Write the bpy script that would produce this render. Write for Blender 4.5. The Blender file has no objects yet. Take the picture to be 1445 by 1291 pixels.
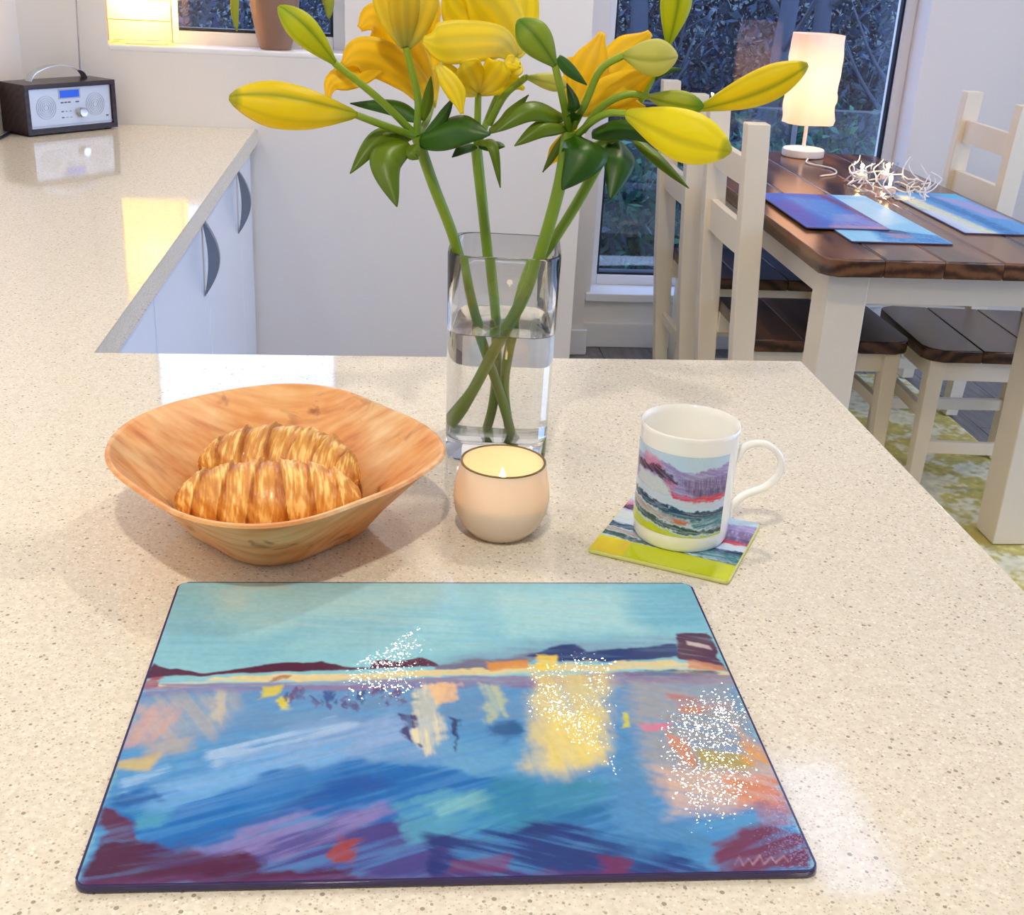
import bpy, bmesh, math, random
import numpy as np
from mathutils import Vector, Matrix

scene = bpy.context.scene
COL = scene.collection
random.seed(7)
PI = math.pi

# ------------------------------------------------------------------ camera
cam_data = bpy.data.cameras.new('camera')
cam_data.sensor_fit = 'HORIZONTAL'
cam_data.sensor_width = 36.0
cam_data.lens = 1714.0 * 36.0 / 1445.0
cam_data.clip_start = 0.02
cam = bpy.data.objects.new('camera', cam_data)
COL.objects.link(cam)
PITCH, YAW, ROLL = 0.3968, 0.1084, 0.05174
_f = Vector((math.sin(YAW)*math.cos(PITCH), math.cos(YAW)*math.cos(PITCH), -math.sin(PITCH)))
_r = Vector((math.cos(YAW), -math.sin(YAW), 0))
_u = _r.cross(_f)
_r2 = math.cos(ROLL)*_r + math.sin(ROLL)*_u
_u2 = -math.sin(ROLL)*_r + math.cos(ROLL)*_u
cam.matrix_world = Matrix(((_r2.x, _u2.x, -_f.x, 0), (_r2.y, _u2.y, -_f.y, 0), (_r2.z, _u2.z, -_f.z, 1.3751), (0, 0, 0, 1)))
scene.camera = cam

# ------------------------------------------------------------------ world, exposure
world = bpy.data.worlds.new('dusk_sky')
scene.world = world
world.use_nodes = True
wn = world.node_tree.nodes; wl = world.node_tree.links
wn.clear()
w_out = wn.new('ShaderNodeOutputWorld'); w_bg = wn.new('ShaderNodeBackground')
w_tc = wn.new('ShaderNodeTexCoord'); w_sep = wn.new('ShaderNodeSeparateXYZ'); w_ramp = wn.new('ShaderNodeValToRGB')
w_ramp.color_ramp.elements[0].position = 0.0; w_ramp.color_ramp.elements[0].color = (0.48, 0.64, 1.0, 1)
w_ramp.color_ramp.elements[1].position = 0.8; w_ramp.color_ramp.elements[1].color = (0.44, 0.60, 1.0, 1)
w_bg.inputs['Strength'].default_value = 3.9
wl.new(w_tc.outputs['Generated'], w_sep.inputs[0]); wl.new(w_sep.outputs['Z'], w_ramp.inputs[0])
wl.new(w_ramp.outputs[0], w_bg.inputs['Color']); wl.new(w_bg.outputs[0], w_out.inputs[0])

scene.view_settings.view_transform = 'Standard'
scene.view_settings.look = 'None'
scene.view_settings.exposure = 0.36
scene.view_settings.gamma = 1.0
scene.view_settings.use_curve_mapping = False
cy = scene.cycles
cy.max_bounces = 14; cy.transmission_bounces = 12; cy.transparent_max_bounces = 16
cy.diffuse_bounces = 5; cy.glossy_bounces = 5
cy.sample_clamp_indirect = 6.0
cy.caustics_reflective = False; cy.caustics_refractive = True
cy.blur_glossy = 0.6

# brightness of the lamps (watts); the fittings that carry them are built further down
DOWNLIGHT_W = 5.2
WARM = (1.0, 0.89, 0.72)

# ------------------------------------------------------------------ helpers: objects
def tag(o, label=None, cat=None, group=None, kind=None):
    if label: o['label'] = label
    if cat: o['category'] = cat
    if group: o['group'] = group
    if kind: o['kind'] = kind
    return o

def empty(name, loc=(0, 0, 0), rz=0.0, label=None, cat=None, group=None):
    o = bpy.data.objects.new(name, None)
    COL.objects.link(o); o.location = loc; o.rotation_euler = (0, 0, rz); o.empty_display_size = 0.05
    return tag(o, label, cat, group)

def link(name, me, mat=None, parent=None, loc=None, rot=None, smooth=None):
    if mat is not None:
        me.materials.clear(); me.materials.append(mat)
    if smooth is not None:
        me.polygons.foreach_set('use_smooth', [True]*len(me.polygons))
        if smooth < 3.0: me.set_sharp_from_angle(angle=smooth if smooth != 0.6 else 1.1)
    o = bpy.data.objects.new(name, me)
    if smooth == 0.6:
        wn_ = o.modifiers.new('flat_faces', 'WEIGHTED_NORMAL'); wn_.keep_sharp = True; wn_.weight = 100
    COL.objects.link(o)
    if parent is not None: o.parent = parent
    if loc is not None: o.location = loc
    if rot is not None: o.rotation_euler = rot
    return o

def mesh(name, vs, fs):
    me = bpy.data.meshes.new(name)
    me.from_pydata([tuple(map(float, v)) for v in vs], [], fs)
    me.update()
    return me

def bm_mesh(name, bm):
    me = bpy.data.meshes.new(name)
    bmesh.ops.recalc_face_normals(bm, faces=bm.faces)
    bm.to_mesh(me); bm.free()
    return me

def copy_tree(o, parent=None):
    c = o.copy(); COL.objects.link(c)
    if parent is not None: c.parent = parent
    for ch in list(o.children): copy_tree(ch, c)
    return c

def add_box(bm, x0, x1, y0, y1, z0, z1):
    v = [bm.verts.new(p) for p in ((x0,y0,z0),(x1,y0,z0),(x1,y1,z0),(x0,y1,z0),(x0,y0,z1),(x1,y0,z1),(x1,y1,z1),(x0,y1,z1))]
    for f in ((3,2,1,0),(4,5,6,7),(0,1,5,4),(1,2,6,5),(2,3,7,6),(3,0,4,7)): bm.faces.new([v[i] for i in f])
    return v

def box_me(x0, x1, y0, y1, z0, z1, bev=0.0, seg=2):
    bm = bmesh.new(); add_box(bm, x0, x1, y0, y1, z0, z1)
    if bev > 0: bmesh.ops.bevel(bm, geom=list(bm.edges), offset=bev, segments=seg, profile=0.5, affect='EDGES')
    return bm_mesh('box', bm)

def box(name, b, mat, parent=None, bev=0.0, seg=2):
    return link(name, box_me(*b, bev=bev, seg=seg), mat, parent, smooth=0.6 if bev else None)

def boxes(name, bs, mat, parent=None):
    bm = bmesh.new()
    for b in bs: add_box(bm, *b)
    return link(name, bm_mesh(name, bm), mat, parent)

def bar(name, p, q, w0, h0, mat, parent=None, w1=None, h1=None, bev=0.002, side=(0, 1, 0)):
    """square bar from p to q, section w0 x h0 tapering to w1 x h1"""
    p = Vector(p); q = Vector(q); d = (q-p).normalized()
    s = Vector(side); s = (s - d*s.dot(d)).normalized(); t = d.cross(s)
    w1 = w0 if w1 is None else w1; h1 = h0 if h1 is None else h1
    bm = bmesh.new(); vs = []
    for c, w, h in ((p, w0, h0), (q, w1, h1)):
        for a, b in ((-1,-1),(1,-1),(1,1),(-1,1)): vs.append(bm.verts.new(c + t*(a*w/2) + s*(b*h/2)))
    for f in ((3,2,1,0),(4,5,6,7),(0,1,5,4),(1,2,6,5),(2,3,7,6),(3,0,4,7)): bm.faces.new([vs[i] for i in f])
    if bev: bmesh.ops.bevel(bm, geom=list(bm.edges), offset=bev, segments=2, profile=0.5, affect='EDGES')
    return link(name, bm_mesh(name, bm), mat, parent, smooth=0.6)

def prism_me(poly, z0, z1, bev=0.0, seg=3):
    bm = bmesh.new(); n = len(poly)
    a = [bm.verts.new((x, y, z0)) for x, y in poly]; b = [bm.verts.new((x, y, z1)) for x, y in poly]
    bm.faces.new(list(reversed(a))); top = bm.faces.new(b)
    for i in range(n): bm.faces.new((a[i], a[(i+1)%n], b[(i+1)%n], b[i]))
    if bev > 0:
        es = [e for e in bm.edges if abs(e.verts[0].co.z-e.verts[1].co.z) < 1e-9]
        bmesh.ops.bevel(bm, geom=es, offset=bev, segments=seg, profile=0.5, affect='EDGES')
    return bm_mesh('prism', bm)

def round_poly(x0, x1, y0, y1, r, n=6, corners=(1, 1, 1, 1)):
    out = []
    for k, (cx, cy_, a0) in enumerate(((x1-r, y1-r, 0), (x0+r, y1-r, PI/2), (x0+r, y0+r, PI), (x1-r, y0+r, 1.5*PI))):
        if corners[k]:
            for i in range(n+1):
                a = a0 + PI/2*i/n; out.append((cx+r*math.cos(a), cy_+r*math.sin(a)))
        else: out.append(((x1, y1), (x0, y1), (x0, y0), (x1, y0))[k])
    return out

def lathe_me(prof, n=48, closed=False):
    vs = []; fs = []
    idx = []
    for r, z in prof:
        if r < 1e-7: idx.append([len(vs)]); vs.append((0, 0, z))
        else:
            idx.append(list(range(len(vs), len(vs)+n)))
            vs += [(r*math.cos(2*PI*k/n), r*math.sin(2*PI*k/n), z) for k in range(n)]
    pairs = list(zip(idx, idx[1:])) + ([(idx[-1], idx[0])] if closed else [])
    for a, b in pairs:
        for k in range(n):
            k2 = (k+1) % n
            if len(a) == 1 and len(b) == 1: break
            if len(a) == 1: fs.append((a[0], b[k2], b[k]))
            elif len(b) == 1: fs.append((a[k], a[k2], b[0]))
            else: fs.append((a[k], a[k2], b[k2], b[k]))
    me = mesh('lathe', vs, fs)
    bm = bmesh.new(); bm.from_mesh(me); bmesh.ops.recalc_face_normals(bm, faces=bm.faces); bm.to_mesh(me); bm.free()
    return me

def smooth_path(pts, n=8):
    """Catmull-Rom through the points"""
    P = [Vector(p) for p in pts]
    if len(P) < 3:
        return [P[0].lerp(P[-1], i/n) for i in range(n+1)]
    P = [P[0]*2-P[1]] + P + [P[-1]*2-P[-2]]
    out = []
    for i in range(1, len(P)-2):
        a, b, c, d = P[i-1:i+3]
        for k in range(n):
            t = k/n
            out.append(0.5*((2*b)+(c-a)*t+(2*a-5*b+4*c-d)*t*t+(3*b-a-3*c+d)*t**3))
    out.append(P[-2])
    return out

def tube_me(path, rad, n=10, caps=True):
    P = [Vector(p) for p in path]; m = len(P)
    R = rad if hasattr(rad, '__len__') else [rad]*m
    vs = []; fs = []; up = None
    for i in range(m):
        d = (P[min(i+1, m-1)]-P[max(i-1, 0)]).normalized()
        if up is None:
            up = Vector((0, 0, 1)) if abs(d.z) < 0.9 else Vector((1, 0, 0))
        s = (up - d*up.dot(d)).normalized(); t = d.cross(s); up = s
        for k in range(n):
            a = 2*PI*k/n; vs.append(P[i] + (s*math.cos(a)+t*math.sin(a))*R[i])
    for i in range(m-1):
        for k in range(n):
            k2 = (k+1) % n; fs.append((i*n+k, i*n+k2, (i+1)*n+k2, (i+1)*n+k))
    if caps:
        fs.append(tuple(reversed(range(n)))); fs.append(tuple(range((m-1)*n, m*n)))
    return mesh('tube', vs, fs)

def merge_me(mes):
    bm = bmesh.new()
    for me in mes: bm.from_mesh(me)
    out = bpy.data.meshes.new('merged'); bm.to_mesh(out); bm.free()
    return out

def set_colors(me, cols):
    """per-vertex linear colour"""
    at = me.color_attributes.new('Col', 'FLOAT_COLOR', 'POINT')
    c = np.ones((len(me.vertices), 4), dtype=np.float32); c[:, :3] = cols
    at.data.foreach_set('color', c.ravel())

def lin(c):
    c = np.asarray(c, dtype=float)/255.0
    return np.where(c <= 0.04045, c/12.92, ((c+0.055)/1.055)**2.4)

# ------------------------------------------------------------------ helpers: noise for painted prints and organic forms
def _hash(ix, iy, iz, seed):
    seed = int(seed)
    h = (ix*73856093 ^ iy*19349663 ^ iz*83492791 ^ (seed*2654435761)) & 0xFFFFFFFF
    h = ((h ^ (h >> 15))*1274126177) & 0xFFFFFFFF
    h = ((h ^ (h >> 13))*1103515245) & 0xFFFFFFFF
    return ((h ^ (h >> 16)) & 0xFFFF)/65535.0

def vnoise(x, y, z=0.0, seed=0):
    x = np.asarray(x, float); y = np.asarray(y, float); z = np.asarray(z, float)+np.zeros_like(x)
    ix = np.floor(x).astype(np.int64); iy = np.floor(y).astype(np.int64); iz = np.floor(z).astype(np.int64)
    fx = x-ix; fy = y-iy; fz = z-iz
    fx = fx*fx*(3-2*fx); fy = fy*fy*(3-2*fy); fz = fz*fz*(3-2*fz)
    r = 0
    for a in (0, 1):
        for b in (0, 1):
            for c in (0, 1):
                r = r + _hash(ix+a, iy+b, iz+c, seed)*(fx if a else 1-fx)*(fy if b else 1-fy)*(fz if c else 1-fz)
    return r

def fbm(x, y, z=0.0, seed=0, o=4):
    r = 0; a = 0.5; s = 1.0
    for k in range(o):
        r = r + a*vnoise(np.asarray(x)*s, np.asarray(y)*s, np.asarray(z)*s, seed+k*17); a *= 0.5; s *= 2.03
    return r/(1-0.5**o)

def sstep(a, b, x):
    t = np.clip((x-a)/(b-a+1e-9), 0, 1); return t*t*(3-2*t)

def poly_sdf(X, Y, pts):
    """signed distance (negative inside) to a polygon"""
    d = np.full(X.shape, 1e9); s = np.ones(X.shape)
    n = len(pts)
    for i in range(n):
        x0, y0 = pts[i]; x1, y1 = pts[(i-1) % n]
        ex, ey = x1-x0, y1-y0
        wx, wy = X-x0, Y-y0
        t = np.clip((wx*ex+wy*ey)/(ex*ex+ey*ey+1e-12), 0, 1)
        d = np.minimum(d, (wx-ex*t)**2+(wy-ey*t)**2)
        c1 = Y >= y0; c2 = Y < y1; c3 = ex*wy > ey*wx
        s = np.where((c1 & c2 & c3) | (~c1 & ~c2 & ~c3), -s, s)
    return s*np.sqrt(d)

def paint_layers(U, V, layers, aspect=0.82, base=(110, 170, 195), seed=0):
    """brush-painted canvas: every layer is a ragged-edged polygon of one pigment, streaked along its stroke"""
    Y = V*aspect; X = U
    C = np.zeros(U.shape+(3,)); C[:] = lin(base)
    wx = fbm(X*22, Y*22, 0, seed+1)-0.5; wy = fbm(X*22, Y*22, 5.3, seed+2)-0.5
    fine = fbm(X*120, Y*120, 1.7, seed+3, 2)-0.5
    for k, (col, pts, soft, alpha, streak, ang, warp) in enumerate(layers):
        xs = [p[0] for p in pts]; ys = [p[1]*aspect for p in pts]; m = 0.08+soft
        sel = (X > min(xs)-m) & (X < max(xs)+m) & (Y > min(ys)-m) & (Y < max(ys)+m)
        if not sel.any(): continue
        x = X[sel]; y = Y[sel]
        d = poly_sdf(x+wx[sel]*warp*3.2+fine[sel]*warp*0.8, y+wy[sel]*warp*3.2, [(p[0], p[1]*aspect) for p in pts])
        ca, sa = math.cos(math.radians(ang)), math.sin(math.radians(ang))
        st = fbm((x*ca+y*sa)*9, (-x*sa+y*ca)*100, k*1.3, seed+9, 4)
        d = d+(st-.5)*streak*.045
        soft = soft*.8
        a = 1-sstep(-soft, soft, d)
        if streak > 0:
            a = a*(1-streak*sstep(0.42, 0.66, st))
        a = (a*alpha)[:, None]
        tone = lin(col)*(1+0.32*(st-0.5))[:, None]
        c = C[sel]; C[sel] = c*(1-a)+tone*a
    C *= (1+0.18*fine)[..., None]
    return np.clip(C, 0, 1)

def grid_me(nu, nv, fn):
    """fn(U, V) -> (x, y, z) arrays on a (nv+1) x (nu+1) lattice; returns mesh and the lattice"""
    U, V = np.meshgrid(np.linspace(0, 1, nu+1), np.linspace(0, 1, nv+1))
    x, y, z = fn(U, V)
    vs = np.stack([x, y, z], -1).reshape(-1, 3)
    me = bpy.data.meshes.new('grid')
    me.vertices.add(len(vs)); me.vertices.foreach_set('co', vs.astype(np.float32).ravel())
    i = np.arange(nu*nv); r = i//nu; c = i % nu; a = r*(nu+1)+c
    f = np.stack([a, a+1, a+nu+2, a+nu+1], -1)
    me.loops.add(4*nu*nv); me.loops.foreach_set('vertex_index', f.ravel().astype(np.int32))
    me.polygons.add(nu*nv); me.polygons.foreach_set('loop_start', (np.arange(nu*nv)*4).astype(np.int32))
    me.update(calc_edges=True); me.validate()
    return me, U, V

# ------------------------------------------------------------------ helpers: materials
MATS = {}
def new_mat(name):
    m = bpy.data.materials.new(name); m.use_nodes = True
    nt = m.node_tree; nt.nodes.clear()
    out = nt.nodes.new('ShaderNodeOutputMaterial')
    MATS[name] = m
    return m, nt.nodes, nt.links, out

def principled(N, **kw):
    b = N.new('ShaderNodeBsdfPrincipled')
    for k, v in kw.items():
        k = k.replace('_', ' ')
        if k in b.inputs:
            b.inputs[k].default_value = v if not (isinstance(v, tuple) and len(v) == 3) else v+(1,)
    return b

def srgb(r, g, b): return tuple(float(v) for v in lin((r, g, b)))

def plain(name, col, rough=0.5, bump=0.0, scale=40.0, vary=0.0, **kw):
    """painted or moulded surface with a little unevenness"""
    if name in MATS: return MATS[name]
    m, N, L, out = new_mat(name)
    b = principled(N, Base_Color=col, Roughness=rough, **kw)
    tc = N.new('ShaderNodeTexCoord'); nz = N.new('ShaderNodeTexNoise'); nz.inputs['Scale'].default_value = scale; nz.inputs['Detail'].default_value = 5
    L.new(tc.outputs['Object'], nz.inputs['Vector'])
    if vary > 0:
        mx = N.new('ShaderNodeMix'); mx.data_type = 'RGBA'
        mx.inputs['A'].default_value = tuple(c*(1-vary) for c in col)+(1,); mx.inputs['B'].default_value = tuple(min(1, c*(1+vary)) for c in col)+(1,)
        L.new(nz.outputs['Fac'], mx.inputs['Factor']); L.new(mx.outputs['Result'], b.inputs['Base Color'])
    if bump > 0:
        bp = N.new('ShaderNodeBump'); bp.inputs['Strength'].default_value = bump; bp.inputs['Distance'].default_value = 0.002
        L.new(nz.outputs['Fac'], bp.inputs['Height']); L.new(bp.outputs[0], b.inputs['Normal'])
    L.new(b.outputs[0], out.inputs[0])
    return m

def pigment(name, rough=0.4, trans=0.0, bump=0.0, bscale=300.0, coat=0.0, tint=(1, 1, 1), spec=0.5):
    """colour comes from the pigment stored on the mesh"""
    if name in MATS: return MATS[name]
    m, N, L, out = new_mat(name)
    at = N.new('ShaderNodeAttribute'); at.attribute_name = 'Col'
    b = principled(N, Roughness=rough, Coat_Weight=coat, Coat_Roughness=0.05)
    b.inputs['Specular IOR Level'].default_value = spec
    L.new(at.outputs['Color'], b.inputs['Base Color'])
    sh = b
    if bump > 0:
        tc = N.new('ShaderNodeTexCoord'); nz = N.new('ShaderNodeTexNoise'); nz.inputs['Scale'].default_value = bscale; nz.inputs['Detail'].default_value = 3
        bp = N.new('ShaderNodeBump'); bp.inputs['Strength'].default_value = bump; bp.inputs['Distance'].default_value = 0.001
        L.new(tc.outputs['Object'], nz.inputs['Vector']); L.new(nz.outputs['Fac'], bp.inputs['Height']); L.new(bp.outputs[0], b.inputs['Normal'])
    if trans > 0:
        t = N.new('ShaderNodeBsdfTranslucent'); L.new(at.outputs['Color'], t.inputs['Color'])
        mx = N.new('ShaderNodeMixShader'); mx.inputs[0].default_value = trans
        L.new(b.outputs[0], mx.inputs[1]); L.new(t.outputs[0], mx.inputs[2]); sh = mx
    L.new(sh.outputs[0], out.inputs[0])
    return m

def ramp_set(r, stops):
    e = r.color_ramp.elements
    while len(e) < len(stops): e.new(0.5)
    for i, (p, c) in enumerate(stops):
        e[i].position = p; e[i].color = tuple(c)+(1,)

def quartz():
    m, N, L, out = new_mat('quartz_worktop')
    b = principled(N, Roughness=0.06)
    tc = N.new('ShaderNodeTexCoord')
    col = None
    nz = N.new('ShaderNodeTexNoise'); nz.inputs['Scale'].default_value = 260; nz.inputs['Detail'].default_value = 4
    L.new(tc.outputs['Object'], nz.inputs['Vector'])
    r0 = N.new('ShaderNodeValToRGB'); ramp_set(r0, [(0.3, srgb(214, 205, 188)), (0.5, srgb(223, 215, 199)), (0.75, srgb(232, 226, 212))])
    L.new(nz.outputs['Fac'], r0.inputs[0]); col = r0.outputs[0]
    # dark chips of three sizes, and some glassy pale ones
    for scale, thr, rad, c in ((420, 0.86, 0.36, srgb(200, 185, 164)), (330, 0.90, 0.34, srgb(172, 160, 143)), (700, 0.80, 0.42, srgb(204, 189, 167)), (360, 0.90, 0.40, srgb(238, 231, 218)), (210, 0.955, 0.30, srgb(160, 148, 131))):
        v = N.new('ShaderNodeTexVoronoi'); v.inputs['Scale'].default_value = scale; v.inputs['Randomness'].default_value = 1.0
        L.new(tc.outputs['Object'], v.inputs['Vector'])
        sp = N.new('ShaderNodeSeparateColor'); L.new(v.outputs['Color'], sp.inputs[0])
        g = N.new('ShaderNodeMath'); g.operation = 'GREATER_THAN'; g.inputs[1].default_value = thr; L.new(sp.outputs[0], g.inputs[0])
        l = N.new('ShaderNodeMath'); l.operation = 'LESS_THAN'; l.inputs[1].default_value = rad; L.new(v.outputs['Distance'], l.inputs[0])
        mu = N.new('ShaderNodeMath'); mu.operation = 'MULTIPLY'; L.new(g.outputs[0], mu.inputs[0]); L.new(l.outputs[0], mu.inputs[1])
        mx = N.new('ShaderNodeMix'); mx.data_type = 'RGBA'; mx.inputs['B'].default_value = c+(1,)
        L.new(mu.outputs[0], mx.inputs['Factor']); L.new(col, mx.inputs['A']); col = mx.outputs['Result']
    L.new(col, b.inputs['Base Color']); L.new(b.outputs[0], out.inputs[0])
    return m

def wood(name, dark, light, rough=0.35, ring=16.0, axis='Y', knots=True):
    """planks cut along one axis: long streaks on the faces, rings on the end grain"""
    if name in MATS: return MATS[name]
    m, N, L, out = new_mat(name)
    b = principled(N, Roughness=rough)
    tc = N.new('ShaderNodeTexCoord'); oi = N.new('ShaderNodeObjectInfo')
    mp = N.new('ShaderNodeMapping')
    s = {'X': (0.12, 1, 1), 'Y': (1, 0.12, 1), 'Z': (1, 1, 0.12)}[axis]
    mp.inputs['Scale'].default_value = s
    ad = N.new('ShaderNodeVectorMath'); ad.operation = 'MULTIPLY_ADD'
    ad.inputs[1].default_value = (1, 1, 1)
    cb = N.new('ShaderNodeCombineXYZ')
    k = N.new('ShaderNodeMath'); k.operation = 'MULTIPLY'; k.inputs[1].default_value = 0.35
    L.new(oi.outputs['Random'], k.inputs[0])
    for i in range(3): L.new(k.outputs[0], cb.inputs[i])
    L.new(tc.outputs['Object'], ad.inputs[0]); L.new(cb.outputs[0], ad.inputs[2]); L.new(ad.outputs[0], mp.inputs['Vector'])
    wv = N.new('ShaderNodeTexWave'); wv.wave_type = 'RINGS'; wv.rings_direction = axis
    wv.inputs['Scale'].default_value = ring; wv.inputs['Distortion'].default_value = 5.0; wv.inputs['Detail'].default_value = 3; wv.inputs['Detail Scale'].default_value = 1.6
    L.new(mp.outputs[0], wv.inputs['Vector'])
    nz = N.new('ShaderNodeTexNoise'); nz.inputs['Scale'].default_value = 70; nz.inputs['Detail'].default_value = 6
    L.new(mp.outputs[0], nz.inputs['Vector'])
    mx = N.new('ShaderNodeMix'); mx.data_type = 'FLOAT'; mx.inputs['Factor'].default_value = 0.5
    L.new(wv.outputs['Fac'], mx.inputs['A']); L.new(nz.outputs['Fac'], mx.inputs['B'])
    r = N.new('ShaderNodeValToRGB'); ramp_set(r, [(0.25, dark), (0.72, light)])
    L.new(mx.outputs['Result'], r.inputs[0]); L.new(r.outputs[0], b.inputs['Base Color'])
    bp = N.new('ShaderNodeBump'); bp.inputs['Strength'].default_value = 0.15; bp.inputs['Distance'].default_value = 0.001
    L.new(mx.outputs['Result'], bp.inputs['Height']); L.new(bp.outputs[0], b.inputs['Normal'])
    L.new(b.outputs[0], out.inputs[0])
    return m

def pane_glass(name='window_glass', tint=(0.95, 0.97, 1.0)):
    if name in MATS: return MATS[name]
    m, N, L, out = new_mat(name)
    t = N.new('ShaderNodeBsdfTransparent'); t.inputs[0].default_value = tint+(1,)
    g = N.new('ShaderNodeBsdfGlossy'); g.inputs['Roughness'].default_value = 0.0
    lw = N.new('ShaderNodeLayerWeight'); lw.inputs[0].default_value = 0.5
    pw = N.new('ShaderNodeMath'); pw.operation = 'POWER'; pw.inputs[1].default_value = 5.0
    fr = N.new('ShaderNodeMath'); fr.operation = 'MULTIPLY_ADD'; fr.inputs[1].default_value = 0.94; fr.inputs[2].default_value = 0.055
    L.new(lw.outputs['Facing'], pw.inputs[0]); L.new(pw.outputs[0], fr.inputs[0])
    mx = N.new('ShaderNodeMixShader')
    L.new(fr.outputs[0], mx.inputs[0]); L.new(t.outputs[0], mx.inputs[1]); L.new(g.outputs[0], mx.inputs[2]); L.new(mx.outputs[0], out.inputs[0])
    return m

def clear_glass(name, ior=1.48, col=(1, 1, 1), rough=0.0):
    if name in MATS: return MATS[name]
    m, N, L, out = new_mat(name)
    b = principled(N, Base_Color=col, Roughness=rough, IOR=ior, Transmission_Weight=1.0)
    L.new(b.outputs[0], out.inputs[0])
    return m

def emit(name, col, s):
    if name in MATS: return MATS[name]
    m, N, L, out = new_mat(name)
    e = N.new('ShaderNodeEmission'); e.inputs[0].default_value = col+(1,); e.inputs[1].default_value = s
    L.new(e.outputs[0], out.inputs[0])
    return m

def paper_shade(name, col, bump=0.4, scale=40, trans=0.55, glow=0.0):
    if name in MATS: return MATS[name]
    m, N, L, out = new_mat(name)
    d = N.new('ShaderNodeBsdfDiffuse'); d.inputs[0].default_value = col+(1,)
    t = N.new('ShaderNodeBsdfTranslucent'); t.inputs[0].default_value = col+(1,)
    mx = N.new('ShaderNodeMixShader'); mx.inputs[0].default_value = trans
    tc = N.new('ShaderNodeTexCoord'); nz = N.new('ShaderNodeTexNoise'); nz.inputs['Scale'].default_value = scale; nz.inputs['Detail'].default_value = 6
    bp = N.new('ShaderNodeBump'); bp.inputs['Strength'].default_value = bump; bp.inputs['Distance'].default_value = 0.004
    L.new(tc.outputs['Object'], nz.inputs['Vector']); L.new(nz.outputs['Fac'], bp.inputs['Height'])
    L.new(bp.outputs[0], d.inputs['Normal']); L.new(bp.outputs[0], t.inputs['Normal'])
    L.new(d.outputs[0], mx.inputs[1]); L.new(t.outputs[0], mx.inputs[2]); L.new(mx.outputs[0], out.inputs[0])
    return m

def lamp_light(name, parent, loc, watts, col, radius=0.03, kind='POINT', rot=None, size=None, spread=None):
    ld = bpy.data.lights.new(name, kind); ld.energy = watts; ld.color = col
    if kind == 'AREA':
        ld.shape = 'DISK'; ld.size = size
        if spread: ld.spread = spread
    else: ld.shadow_soft_size = radius
    o = bpy.data.objects.new(name, ld); COL.objects.link(o); o.parent = parent; o.location = loc
    if rot: o.rotation_euler = rot
    return o

# ------------------------------------------------------------------ measured tables: lilies (metres) and painted print (uv)
STEMS = [[(0.0205, 1.1, 1.2181), (0.0368, 1.11, 1.1734), (0.0566, 1.12, 1.1245), (0.0759, 1.13, 1.061), (0.0893, 1.135, 1.0222), (0.1079, 1.14, 0.9716), (0.1276, 1.15, 0.909)], [(0.0754, 1.13, 1.2057), (0.0849, 1.14, 1.1443), (0.0941, 1.15, 1.0841), (0.1017, 1.155, 1.0439), (0.1057, 1.155, 1.0), (0.1041, 1.155, 0.9548), (0.0979, 1.16, 0.9195)], [(0.1542, 1.09, 1.2286), (0.1503, 1.1, 1.1801), (0.1404, 1.11, 1.1257), (0.127, 1.12, 1.072), (0.1041, 1.13, 1.024), (0.0829, 1.12, 0.9819), (0.0618, 1.115, 0.9405)], [(0.1941, 1.14, 1.1992), (0.1737, 1.14, 1.157), (0.1537, 1.14, 1.1206), (0.1287, 1.14, 1.0771), (0.1179, 1.145, 1.0254), (0.1137, 1.15, 0.9719), (0.1248, 1.16, 0.908)]]
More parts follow.
